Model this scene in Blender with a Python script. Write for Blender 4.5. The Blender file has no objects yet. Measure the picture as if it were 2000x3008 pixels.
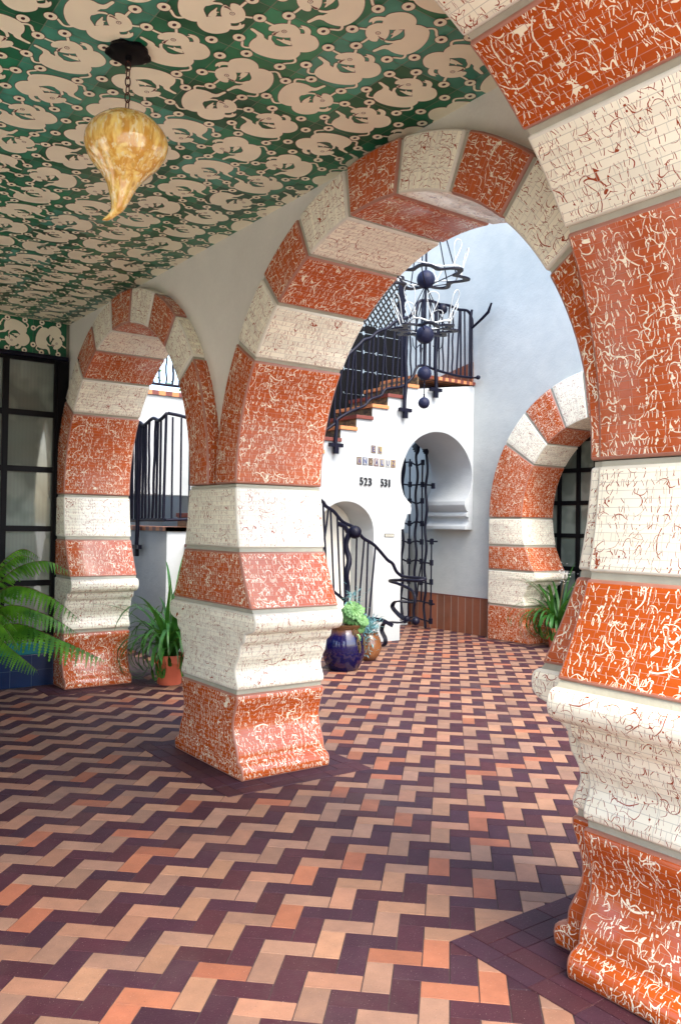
import bpy, bmesh, math, random
from mathutils import Vector, Matrix
PI = math.pi
R = math.radians
SC = bpy.context.scene
COL = SC.collection
random.seed(7)

# ------------------------------------------------------------------ camera
yaw, pitch, roll, CH = .6323, .0157, .0167, 1.6142
F0 = Vector((-math.cos(yaw), math.sin(yaw), 0)); Rt = Vector((math.sin(yaw), math.cos(yaw), 0)); UU = Vector((0, 0, 1))
FW = F0 * math.cos(pitch) + UU * math.sin(pitch); U2 = UU * math.cos(pitch) - F0 * math.sin(pitch)
RR = Rt * math.cos(roll) + U2 * math.sin(roll); UP = U2 * math.cos(roll) - Rt * math.sin(roll)
cam = bpy.data.objects.new('camera', bpy.data.cameras.new('camera')); COL.objects.link(cam)
cam.matrix_world = Matrix(((RR.x, UP.x, -FW.x, 0), (RR.y, UP.y, -FW.y, 0), (RR.z, UP.z, -FW.z, CH), (0, 0, 0, 1)))
cam.data.sensor_fit = 'VERTICAL'; cam.data.sensor_height = 36; cam.data.lens = 2451.85 / 3008 * 36
cam.data.clip_start = .05; cam.data.clip_end = 2000
SC.camera = cam
# ------------------------------------------------------------------ sky, sun, exposure
SUN_EL, SUN_AZ = R(52), R(96)      # azimuth clockwise from +Y: a veiled sun to the right of the court
world = bpy.data.worlds.new('World'); SC.world = world; world.use_nodes = True
wn = world.node_tree.nodes; wl = world.node_tree.links; wn.clear()
sky = wn.new('ShaderNodeTexSky'); sky.sky_type = 'NISHITA'; sky.sun_disc = False
sky.sun_elevation = SUN_EL; sky.sun_rotation = SUN_AZ; sky.dust_density = 3.0; sky.air_density = 1.0; sky.ozone_density = 1.0
bg = wn.new('ShaderNodeBackground'); bg.inputs['Strength'].default_value = .15
wo = wn.new('ShaderNodeOutputWorld'); wl.new(sky.outputs[0], bg.inputs[0]); wl.new(bg.outputs[0], wo.inputs[0])
sl = bpy.data.lights.new('sun', 'SUN'); sl.energy = .6; sl.angle = R(35); sl.color = (1, .93, .82)
so = bpy.data.objects.new('sun', sl); COL.objects.link(so)
sd = Vector((math.sin(SUN_AZ) * math.cos(SUN_EL), math.cos(SUN_AZ) * math.cos(SUN_EL), math.sin(SUN_EL)))
so.rotation_euler = sd.to_track_quat('Z', 'Y').to_euler(); so.location = (0, 0, 20)
SC.view_settings.view_transform = 'Standard'; SC.view_settings.look = 'None'
SC.view_settings.exposure = 2.32; SC.view_settings.gamma = 1

# ------------------------------------------------------------------ helpers
class MB:
    def __init__(s): s.v = []; s.f = []; s.m = []; s.c = []; s.uv = []; s.hasuv = False
    def face(s, pts, mi=0, col=None, uv=None):
        n = len(s.v); s.v += [tuple(p) for p in pts]; s.f.append(tuple(range(n, n + len(pts)))); s.m.append(mi)
        s.c.append(col); s.uv.append(uv)
        if uv: s.hasuv = True
    def mesh(s, verts, faces, mi=0, col=None):
        n = len(s.v); s.v += [tuple(p) for p in verts]
        for f in faces: s.f.append(tuple(i + n for i in f)); s.m.append(mi); s.c.append(col); s.uv.append(None)
    def box(s, a, b, mi=0, col=None):
        x0, y0, z0 = [min(a[i], b[i]) for i in range(3)]; x1, y1, z1 = [max(a[i], b[i]) for i in range(3)]
        V = [(x0, y0, z0), (x1, y0, z0), (x1, y1, z0), (x0, y1, z0), (x0, y0, z1), (x1, y0, z1), (x1, y1, z1), (x0, y1, z1)]
        s.mesh(V, [(0, 3, 2, 1), (4, 5, 6, 7), (0, 1, 5, 4), (1, 2, 6, 5), (2, 3, 7, 6), (3, 0, 4, 7)], mi, col)
    def tube(s, pts, r, n=8, mi=0, closed=False, col=None):
        P = [Vector(p) for p in pts]; k = len(P); rr = r if isinstance(r, (list, tuple)) else [r] * k
        prev = None; rings = []
        for i, p in enumerate(P):
            if closed: t = P[(i + 1) % k] - P[i - 1]
            else: t = (P[min(i + 1, k - 1)] - P[max(i - 1, 0)])
            if t.length < 1e-9: t = Vector((0, 0, 1))
            t.normalize()
            if prev is None:
                a = Vector((0, 0, 1)) if abs(t.z) < .9 else Vector((1, 0, 0)); u = t.cross(a).normalized()
            else:
                u = prev - t * prev.dot(t)
                u = u.normalized() if u.length > 1e-6 else t.orthogonal().normalized()
            prev = u; w = t.cross(u)
            rings.append([p + (u * math.cos(2 * PI * j / n) + w * math.sin(2 * PI * j / n)) * rr[i] for j in range(n)])
        V = [q for g in rings for q in g]; F = []
        for i in range(k if closed else k - 1):
            a = i * n; b = ((i + 1) % k) * n
            for j in range(n): F.append((a + j, a + (j + 1) % n, b + (j + 1) % n, b + j))
        if not closed: F.append(tuple(reversed(range(n)))); F.append(tuple(range((k - 1) * n, k * n)))
        s.mesh(V, F, mi, col)
    def ribbon(s, pts, dirs, w, th, mi=0):
        """flat bar: pts centre line, dirs width directions"""
        P = [Vector(p) for p in pts]; k = len(P); V = []; F = []
        for i, p in enumerate(P):
            t = (P[min(i + 1, k - 1)] - P[max(i - 1, 0)]).normalized(); d = Vector(dirs[i]); d = (d - t * d.dot(t)).normalized(); n = t.cross(d)
            V += [p + d * w / 2 + n * th / 2, p - d * w / 2 + n * th / 2, p - d * w / 2 - n * th / 2, p + d * w / 2 - n * th / 2]
        for i in range(k - 1):
            a = 4 * i
            for j in range(4): F.append((a + j, a + (j + 1) % 4, a + 4 + (j + 1) % 4, a + 4 + j))
        F.append((3, 2, 1, 0)); F.append((4 * k - 4, 4 * k - 3, 4 * k - 2, 4 * k - 1))
        s.mesh(V, F, mi)
    def lathe(s, prof, c, n=32, mi=0, col=None):
        V = []; F = []
        for r, z in prof:
            for j in range(n): V.append((c[0] + r * math.cos(2 * PI * j / n), c[1] + r * math.sin(2 * PI * j / n), c[2] + z))
        for i in range(len(prof) - 1):
            for j in range(n): F.append((i * n + j, i * n + (j + 1) % n, (i + 1) * n + (j + 1) % n, (i + 1) * n + j))
        if prof[0][0] > 1e-4: F.append(tuple(reversed(range(n))))
        if prof[-1][0] > 1e-4: F.append(tuple(range((len(prof) - 1) * n, len(prof) * n)))
        s.mesh(V, F, mi, col)
    def ball(s, c, r, n=20, mi=0):
        s.lathe([(max(r * math.sin(PI * i / (n // 2)), 1e-5), -r * math.cos(PI * i / (n // 2))) for i in range(n // 2 + 1)], c, n, mi)
    def prism(s, poly, d, axis, mi=0, col=None):
        """poly: 2D list in the plane normal to axis; d=(d0,d1)"""
        def P(p, t):
            return {0: (t, p[0], p[1]), 1: (p[0], t, p[1]), 2: (p[0], p[1], t)}[axis]
        n = len(poly); V = [P(p, d[0]) for p in poly] + [P(p, d[1]) for p in poly]
        F = [tuple(range(n)), tuple(reversed(range(n, 2 * n)))] + [(i, (i + 1) % n, (i + 1) % n + n, i + n) for i in range(n)]
        s.mesh(V, F, mi, col)
    def build(s, name, mats, parent=None, smooth=None, bev=0, merge=False):
        me = bpy.data.meshes.new(name); me.from_pydata(s.v, [], s.f)
        mats = mats if isinstance(mats, (list, tuple)) else [mats]
        for m in mats: me.materials.append(m)
        me.polygons.foreach_set('material_index', s.m)
        if any(c is not None for c in s.c):
            a = me.attributes.new('tone', 'FLOAT_COLOR', 'FACE')
            vals = []
            for c in s.c: vals += list((c if c is not None else (.5, .5, .5))) + [1.]
            a.data.foreach_set('color', vals)
        if s.hasuv:
            uvl = me.uv_layers.new(name='UVMap'); k = 0
            for f, u in zip(s.f, s.uv):
                for i in range(len(f)):
                    if u: uvl.data[k].uv = u[i]
                    k += 1
        me.update()
        bm = bmesh.new(); bm.from_mesh(me)
        if merge: bmesh.ops.remove_doubles(bm, verts=bm.verts, dist=1e-5)
        big = [f for f in bm.faces if len(f.verts) > 5]
        if big: bmesh.ops.triangulate(bm, faces=big)
        if smooth != 'leaf' : bmesh.ops.recalc_face_normals(bm, faces=bm.faces)
        if bev:
            ed = [e for e in bm.edges if len(e.link_faces) == 2 and e.calc_face_angle(0) > .5]
            bmesh.ops.bevel(bm, geom=ed, offset=bev, segments=2, profile=.6, affect='EDGES', clamp_overlap=True)
        bm.to_mesh(me); bm.free()
        if smooth is not None:
            me.shade_smooth()
            if smooth != 'leaf': me.set_sharp_from_angle(angle=R(smooth))
        o = bpy.data.objects.new(name, me); COL.objects.link(o)
        if parent: o.parent = parent
        return o

def tag(o, label=None, cat=None, group=None, kind=None):
    if label: o['label'] = label
    if cat: o['category'] = cat
    if group: o['group'] = group
    if kind: o['kind'] = kind
    return o
def empty(name, loc=(0, 0, 0), **k):
    o = bpy.data.objects.new(name, None); COL.objects.link(o); o.location = loc; o.empty_display_size = .1
    tag(o, **k); return o
def off(o, parent):
    """geometry was written in world coordinates: shift it so that it is local to its parent"""
    o.data.transform(Matrix.Translation(-parent.location)); return o
def spline(P, n=8, closed=False):
    out = []; k = len(P)
    for i in range(k if closed else k - 1):
        g = (lambda j: P[j % k]) if closed else (lambda j: P[max(0, min(k - 1, j))])
        a, b, c, d = g(i - 1), g(i), g(i + 1), g(i + 2)
        for t in range(n):
            t = t / n
            out.append(tuple(.5 * ((2 * b[q]) + (-a[q] + c[q]) * t + (2 * a[q] - 5 * b[q] + 4 * c[q] - d[q]) * t * t + (-a[q] + 3 * b[q] - 3 * c[q] + d[q]) * t ** 3) for q in range(len(b))))
    if not closed: out.append(tuple(P[-1]))
    return out

# ------------------------------------------------------------------ materials
class NT:
    def __init__(s, name):
        s.mat = bpy.data.materials.new(name); s.mat.use_nodes = True
        s.t = s.mat.node_tree; s.n = s.t.nodes; s.b = s.n['Principled BSDF']
    def _in(s, sock, v):
        if isinstance(v, bpy.types.NodeSocket): s.t.links.new(v, sock)
        elif v is not None:
            try: sock.default_value = v
            except Exception: sock.default_value = (*v, 1)
    def m(s, op, a, b=None, c=None, clamp=False):
        q = s.n.new('ShaderNodeMath'); q.operation = op; q.use_clamp = clamp
        for i, x in enumerate((a, b, c)): s._in(q.inputs[i], x)
        return q.outputs[0]
    def vm(s, op, a, b=None, sc=None):
        q = s.n.new('ShaderNodeVectorMath'); q.operation = op; s._in(q.inputs[0], a)
        if b is not None: s._in(q.inputs[1], b)
        if sc is not None: s._in(q.inputs['Scale'], sc)
        return q.outputs[0]
    def sep(s, v): q = s.n.new('ShaderNodeSeparateXYZ'); s._in(q.inputs[0], v); return q.outputs
    def comb(s, x, y, z=0.): q = s.n.new('ShaderNodeCombineXYZ'); [s._in(q.inputs[i], v) for i, v in enumerate((x, y, z))]; return q.outputs[0]
    def mix(s, f, a, b, mode='MIX'):
        q = s.n.new('ShaderNodeMix'); q.data_type = 'RGBA'; q.blend_type = mode
        s._in(q.inputs['Factor'], f); s._in(q.inputs['A'], a if isinstance(a, bpy.types.NodeSocket) else (*a, 1)); s._in(q.inputs['B'], b if isinstance(b, bpy.types.NodeSocket) else (*b, 1))
        return q.outputs['Result']
    def noise(s, v, sc, det=2, rough=.5, dist=0, out=0):
        q = s.n.new('ShaderNodeTexNoise'); s._in(q.inputs['Vector'], v); q.inputs['Scale'].default_value = sc; q.inputs['Detail'].default_value = det
        q.inputs['Roughness'].default_value = rough; q.inputs['Distortion'].default_value = dist; return q.outputs[out]
    def white(s, v): q = s.n.new('ShaderNodeTexWhiteNoise'); q.noise_dimensions = '3D'; s._in(q.inputs['Vector'], v); return q.outputs['Value'], q.outputs['Color']
    def vor(s, v, sc, feature='F1', rnd=1):
        q = s.n.new('ShaderNodeTexVoronoi'); q.feature = feature; s._in(q.inputs['Vector'], v); q.inputs['Scale'].default_value = sc; q.inputs['Randomness'].default_value = rnd; return q
    def rng(s, v, a, b, c=0., d=1.): q = s.n.new('ShaderNodeMapRange'); s._in(q.inputs[0], v); [s._in(q.inputs[i + 1], x) for i, x in enumerate((a, b, c, d))]; return q.outputs[0]
    def coord(s, k='Object'): return s.n.new('ShaderNodeTexCoord').outputs[k]
    def geo(s, k='Position'): return s.n.new('ShaderNodeNewGeometry').outputs[k]
    def attr(s, nm): q = s.n.new('ShaderNodeAttribute'); q.attribute_name = nm; return q.outputs['Color']
    def bump(s, h, st=.3, d=.01):
        q = s.n.new('ShaderNodeBump'); s._in(q.inputs['Height'], h); q.inputs['Strength'].default_value = st; q.inputs['Distance'].default_value = d
        s.t.links.new(q.outputs[0], s.b.inputs['Normal'])
    def set(s, **k):
        nm = dict(color='Base Color', rough='Roughness', metal='Metallic', spec='Specular IOR Level', coat='Coat Weight', coatr='Coat Roughness', trans='Transmission Weight', sss='Subsurface Weight', ior='IOR', alpha='Alpha')
        for a, v in k.items():
            s._in(s.b.inputs[nm[a]], (*v, 1) if a == 'color' and not isinstance(v, bpy.types.NodeSocket) else v)
        return s.mat

def tile_mat(name, base, mark, joint, dens=1.0, thick=1.0):
    """glazed slip tiles in courses about 32 mm high, trailed with squiggles, strokes and drips"""
    t = NT(name)
    uv = t.coord('UV'); oi = t.n.new('ShaderNodeObjectInfo').outputs['Random']
    sh = t.m('MULTIPLY', oi, 37.)
    x, y, _ = t.sep(uv)
    row = t.m('FLOOR', t.m('DIVIDE', y, .031)); fy = t.m('FRACT', t.m('DIVIDE', y, .031))
    jr = t.m('LESS_THAN', fy, .075)
    rv, rc = t.white(t.comb(row, sh, 0.))
    xo = t.m('ADD', t.m('DIVIDE', x, .235), t.m('MULTIPLY', rv, .9))
    fx = t.m('FRACT', xo); jx = t.m('LESS_THAN', fx, .0105)
    rv2, _c = t.white(t.comb(row, t.m('FLOOR', xo), sh))
    jc = t.m('LESS_THAN', t.m('FRACT', t.m('ADD', t.m('DIVIDE', x, .262), .1)), .008)
    xs = t.m('FRACT', t.m('ADD', t.m('DIVIDE', x, .071), t.m('MULTIPLY', rv2, 3.)))
    js = t.m('MULTIPLY', t.m('LESS_THAN', xs, .022), t.m('LESS_THAN', rv2, .55))
    jj = t.m('MAXIMUM', t.m('MAXIMUM', jr, jx), t.m('MAXIMUM', jc, js))
    P = t.comb(t.m('ADD', x, sh), t.m('ADD', y, t.m('MULTIPLY', sh, 1.7)), 0.)
    wob = t.vm('SCALE', t.noise(P, 26., 1, out=1), sc=.012)
    P2 = t.vm('ADD', P, wob)
    marks = None
    def seg(sx, sy, w, ln, seed, prob, a0, spread, curve):
        nonlocal marks
        q = t.vm('DIVIDE', t.vm('ADD', P2, (seed * .377, seed * .713, 0)), (sx, sy, 1))
        cell = t.vm('FLOOR', q); fr = t.vm('SUBTRACT', t.vm('FRACTION', q), (.5, .5, 0))
        v1, c1 = t.white(t.vm('ADD', cell, (0, 0, seed))); r1, r2, r3 = t.sep(c1)
        fX, fY, _ = t.sep(fr)
        fX = t.m('MULTIPLY', t.m('ADD', fX, t.m('MULTIPLY', t.m('SUBTRACT', r1, .5), .35)), sx)
        fY = t.m('MULTIPLY', t.m('ADD', fY, t.m('MULTIPLY', t.m('SUBTRACT', r2, .5), .25)), sy)
        an = t.m('ADD', a0, t.m('MULTIPLY', t.m('SUBTRACT', r3, .5), spread))
        ca, sa = t.m('COSINE', an), t.m('SINE', an)
        u = t.m('ADD', t.m('MULTIPLY', ca, fX), t.m('MULTIPLY', sa, fY)); v = t.m('SUBTRACT', t.m('MULTIPLY', ca, fY), t.m('MULTIPLY', sa, fX))
        if curve: v = t.m('ADD', v, t.m('MULTIPLY', t.m('MULTIPLY', u, u), t.m('MULTIPLY', t.m('SUBTRACT', r1, .5), curve)))
        ww = t.m('MULTIPLY', t.m('ADD', .6, t.m('MULTIPLY', r2, .8)), w * thick)
        mk = t.m('MULTIPLY', t.m('LESS_THAN', t.m('ABSOLUTE', v), ww), t.m('LESS_THAN', t.m('ABSOLUTE', u), ln))
        mk = t.m('MULTIPLY', mk, t.m('LESS_THAN', v1, prob * dens))
        marks = mk if marks is None else t.m('MAXIMUM', marks, mk)
    seg(.017, .031, .0010, .0125, 1, .30, PI / 2, .9, 0)
    seg(.024, .031, .0013, .0125, 2, .30, PI / 2, 1.6, 0)
    seg(.033, .031, .0015, .0125, 5, .30, PI / 2, .7, 0)
    seg(.085, .062, .0018, .030, 3, .27, .8, 6.2, 60)
    seg(.052, .048, .0019, .020, 6, .24, 2., 6.2, 90)
    seg(.15, .125, .0021, .055, 9, .28, 0, 6.2, 22)
    n1 = t.noise(P, 11., 1.5, .5, .8); ms = t.m('GREATER_THAN', t.noise(P, 9., 0), .58 - .04 * dens)
    ct = t.m('MULTIPLY', t.m('LESS_THAN', t.m('ABSOLUTE', t.m('SUBTRACT', n1, .5)), .0085 * thick), ms)
    vd = t.vor(P, 30.); dots = t.m('LESS_THAN', vd.outputs['Distance'], t.m('MULTIPLY', t.sep(vd.outputs['Color'])[0], .17 * dens * thick))
    marks = t.m('MAXIMUM', marks, t.m('MAXIMUM', ct, dots))
    var = t.m('ADD', .93, t.m('MULTIPLY', rv2, .14))
    bc = t.mix(1., base, t.comb(var, var, var), 'MULTIPLY')
    cl = t.m('ADD', .92, t.m('MULTIPLY', t.noise(P, 4., 3), .16)); bc = t.mix(1., bc, t.comb(cl, cl, cl), 'MULTIPLY')
    c = t.mix(marks, bc, mark); c = t.mix(t.m('MULTIPLY', jj, .85), c, joint)
    t.set(color=c, rough=t.m('ADD', .13, t.m('ADD', t.m('MULTIPLY', jj, .45), t.m('MULTIPLY', rv2, .05))), spec=.6)
    hh = t.m('ADD', t.m('MULTIPLY', jj, -1.), t.m('ADD', t.m('MULTIPLY', marks, .35), t.m('ADD', t.m('MULTIPLY', rv2, .15), t.m('MULTIPLY', t.noise(P, 22., 1), .9))))
    t.bump(hh, .35, .0022)
    return t.mat

def plain(name, col, rough=.6, spec=.4, metal=0., var=.12, sc=6., bump=.0, bs=60., coord='Position', coat=0.):
    t = NT(name); p = t.geo('Position') if coord == 'Position' else t.coord('Object')
    k = t.m('ADD', 1 - var / 2, t.m('MULTIPLY', t.noise(p, sc, 4), var)); kk = t.comb(k, k, k)
    t.set(color=t.mix(1., col, kk, 'MULTIPLY'), rough=rough, spec=spec, metal=metal, coat=coat)
    if bump: t.bump(t.noise(p, bs, 4), bump, .01)
    return t.mat
M = {}
M['orange'] = tile_mat('orange_tile', (.42, .074, .010), (.84, .77, .58), (.42, .19, .12), thick=1.18)
M['white'] = tile_mat('white_tile', (.86, .83, .66), (.30, .055, .016), (.44, .43, .34), dens=1.0, thick=.85)
M['orange_edge'] = plain('pink_grout_edge', (.36, .155, .105), .35, .5, var=.35, sc=25)
M['white_edge'] = plain('cream_grout_edge', (.66, .64, .53), .35, .5, var=.25, sc=25)
M['mortar'] = plain('grey_mortar', (.36, .35, .27), .55, .4, var=.4, sc=12, bump=.2, bs=80)
def plaster(name, col, blotch):
    t = NT(name); p = t.geo('Position')
    a = t.noise(p, .9, 5, .6); b = t.noise(p, 5., 4, .6)
    f = t.rng(t.m('ADD', t.m('MULTIPLY', a, .75), t.m('MULTIPLY', b, .25)), .38, .66)
    c = t.mix(f, blotch, col); fine = t.m('ADD', .96, t.m('MULTIPLY', t.noise(p, 60., 3), .08)); c = t.mix(1., c, t.comb(fine, fine, fine), 'MULTIPLY')
    t.set(color=c, rough=.55, spec=.35); t.bump(t.m('ADD', t.noise(p, 7., 4), t.m('MULTIPLY', t.noise(p, 45., 3), .35)), .26, .025)
    return t.mat
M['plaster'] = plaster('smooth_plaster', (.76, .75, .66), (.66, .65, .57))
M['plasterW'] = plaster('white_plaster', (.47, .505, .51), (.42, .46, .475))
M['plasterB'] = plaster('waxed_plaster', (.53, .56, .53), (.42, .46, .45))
def brick_mat():
    t = NT('paving_brick'); p = t.geo('Position'); tone = t.attr('tone')
    a = t.noise(p, 9., 5, .65); k = t.m('ADD', .62, t.m('MULTIPLY', a, .72)); c = t.mix(1., tone, t.comb(k, t.m('ADD', .05, t.m('MULTIPLY', k, .95)), t.m('ADD', .12, t.m('MULTIPLY', k, .88))), 'MULTIPLY')
    dirt = t.rng(t.noise(p, 1.1, 5, .7), .52, .72, 0, .35); c = t.mix(dirt, c, (.10, .07, .065))
    g = t.noise(p, 140., 2); c = t.mix(t.rng(g, .66, .72, 0, .5), c, (.05, .035, .035))
    g2 = t.noise(p, 210., 1); c = t.mix(t.rng(g2, .72, .76, 0, .45), c, (.6, .5, .42))
    t.set(color=c, rough=t.m('ADD', .5, t.m('MULTIPLY', t.noise(p, 3., 3), .25)), spec=.3); t.bump(t.noise(p, 120., 4), .35, .004)
    return t.mat
M['brick'] = brick_mat()
M['sand'] = plain('joint_sand', (.07, .05, .05), .9, .2, var=.6, sc=60)
M['iron'] = plain('black_iron', (.0035, .004, .014), .42, .22, var=.5, sc=14, bump=.25, bs=35)
M['ironb'] = plain('wrought_ball_iron', (.010, .013, .040), .55, .25, var=.4, sc=10, bump=.3, bs=40)
M['frame'] = plain('black_window_frame', (.003, .003, .004), .5, .15, var=.3)
def glass_pane():
    t = NT('window_glass'); p = t.geo('Position')
    f = t.rng(t.noise(p, 2.3, 2), .44, .54); w = t.n.new('ShaderNodeTexWave'); w.inputs['Scale'].default_value = 9; w.inputs['Distortion'].default_value = 1.; t.t.links.new(p, w.inputs[0]); w.bands_direction = 'Y'
    c = t.mix(f, (.12, .15, .125), (.21, .25, .21)); c = t.mix(t.m('MULTIPLY', w.outputs['Fac'], .10), c, (.07, .09, .08))
    return t.set(color=c, rough=.04, spec=1.)
M['glass'] = glass_pane()
M['teal'] = plain('teal_tile', (.006, .13, .15), .15, .6, var=.3, sc=4)
def bluetile():
    t = NT('cobalt_tile'); p = t.geo('Position'); x, y, z = t.sep(p)
    j = t.m('MAXIMUM', t.m('LESS_THAN', t.m('FRACT', t.m('DIVIDE', y, .2)), .02), t.m('LESS_THAN', t.m('FRACT', t.m('DIVIDE', z, .16)), .02))
    c = t.mix(t.noise(p, 5., 3), (.002, .010, .04), (.005, .022, .075)); c = t.mix(j, c, (.05, .08, .12)); return t.set(color=c, rough=.15, spec=.6)
M['cobalt'] = bluetile()
M['cream'] = plain('cream_glaze', (.90, .85, .64), .35, .4, var=.22, sc=5)
M['wine'] = plain('wine_outline', (.16, .04, .035), .4, .4)
def greentile():
    t = NT('green_glaze'); p = t.geo('Position'); a = t.noise(p, 4.5, 4, .6)
    c = t.mix(1., t.attr('tone'), t.mix(t.rng(a, .3, .7), (.62, .7, .62), (1.25, 1.2, 1.25)), 'MULTIPLY'); return t.set(color=c, rough=.3, spec=.5)
M['green'] = greentile()
def wains():
    t = NT('brown_wainscot_tile'); p = t.geo('Position'); x, y, z = t.sep(p)
    q = t.m('DIVIDE', x, .155); j = t.m('LESS_THAN', t.m('FRACT', q), .06); v, c0 = t.white(t.comb(t.m('FLOOR', q), 0., 0.))
    c = t.mix(v, (.17, .06, .03), (.27, .085, .04)); k = t.m('ADD', .7, t.m('MULTIPLY', t.noise(p, 6., 4), .6)); c = t.mix(1., c, t.comb(k, k, k), 'MULTIPLY')
    return t.set(color=t.mix(j, c, (.30, .27, .23)), rough=.35, spec=.5)
M['wains'] = wains()
def mosaic():
    t = NT('riser_mosaic'); p = t.geo('Position'); v = t.vor(p, 34.)
    c = t.mix(t.sep(v.outputs['Color'])[0], (.03, .03, .035), (.22, .16, .08)); return t.set(color=c, rough=.3)
M['mosaic'] = mosaic()
M['t_orange'] = plain('orange_clay', (.55, .22, .09), .45, .4, var=.25, sc=20, bump=.1)
M['t_maroon'] = plain('maroon_clay', (.16, .045, .035), .4, .45, var=.3, sc=20)
M['terra'] = plain('terracotta_pot', (.58, .13, .07), .55, .3, var=.2, sc=14)
M['soil'] = plain('potting_soil', (.03, .02, .015), .9, .2, var=.6, sc=60)
M['glasstube'] = plain('white_glass_tube', (.55, .58, .56), .12, .6, var=.02)
M['blacknum'] = plain('black_number_metal', (.012, .014, .02), .4, .5)
def leafmat(name, a, b, rough=.4):
    t = NT(name); p = t.geo('Position'); c = t.mix(t.rng(t.noise(p, 9., 3), .35, .65), a, b)
    t.set(color=c, rough=rough, spec=.45); tr = t.n.new('ShaderNodeBsdfTranslucent'); t._in(tr.inputs[0], t.mix(.5, c, (.10, .22, .01)))
    mx = t.n.new('ShaderNodeMixShader'); mx.inputs[0].default_value = .3; out = [n for n in t.n if n.type == 'OUTPUT_MATERIAL'][0]
    t.t.links.new(t.b.outputs[0], mx.inputs[1]); t.t.links.new(tr.outputs[0], mx.inputs[2]); t.t.links.new(mx.outputs[0], out.inputs[0]); return t.mat
M['fern'] = leafmat('fern_leaf', (.035, .15, .008), (.13, .36, .02))
M['strap'] = leafmat('strap_leaf', (.018, .085, .014), (.05, .19, .03))
M['aeon'] = leafmat('succulent_leaf', (.07, .20, .06), (.20, .40, .14))
M['spike'] = leafmat('blue_spike_leaf', (.08, .22, .28), (.22, .45, .50))
M['stem'] = plain('dry_stem', (.10, .07, .03), .7, .3)
M['petal'] = plain('white_petal', (.8, .78, .74), .5, .3)
M['foliage'] = leafmat('tree_leaf', (.03, .10, .012), (.09, .22, .03))
def amber():
    t = NT('amber_blown_glass'); p = t.coord('Object'); x, y, z = t.sep(p)
    q = t.comb(t.m('MULTIPLY', x, 30.), t.m('MULTIPLY', y, 30.), t.m('MULTIPLY', z, 9.))
    a = t.noise(q, 1., 3, .6, .6); v = t.vor(q, .9)
    c = t.mix(t.rng(a, .38, .56), (.90, .70, .22), (.66, .36, .06)); c = t.mix(t.rng(v.outputs['Distance'], .10, .30, .6, 0.), c, (.42, .20, .03))
    c = t.mix(t.rng(t.noise(q, 2.2, 2), .56, .64, 0, .8), c, (.88, .78, .45))
    t.bump(a, .3, .006)
    t.set(color=c, rough=.07, spec=.8, coat=.6, coatr=.04, sss=.15); t.b.inputs['Subsurface Radius'].default_value = (.06, .03, .01); return t.mat
M['amber'] = amber()
def potmat(name, top, mid, low, z0, z1):
    t = NT(name); p = t.geo('Position'); z = t.sep(p)[2]; n = t.m('MULTIPLY', t.noise(p, 9., 3), .12); zz = t.m('ADD', z, n)
    c = t.mix(t.rng(zz, z0 - .06, z0 + .02), low, mid); c = t.mix(t.rng(zz, z1, z1 + .1), c, top); return t.set(color=c, rough=.12, spec=.7)
M['bluepot'] = potmat('cobalt_pot_glaze', (.035, .018, .012), (.10, .045, .016), (.0025, .0025, .040), .50, .54)
M['brownpot'] = potmat('brown_pot_glaze', (.14, .055, .02), (.20, .08, .03), (.12, .045, .02), .1, .2)
M['tanpot'] = potmat('tan_pot_glaze', (.42, .30, .14), (.36, .26, .12), (.30, .22, .11), .1, .3)

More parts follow.
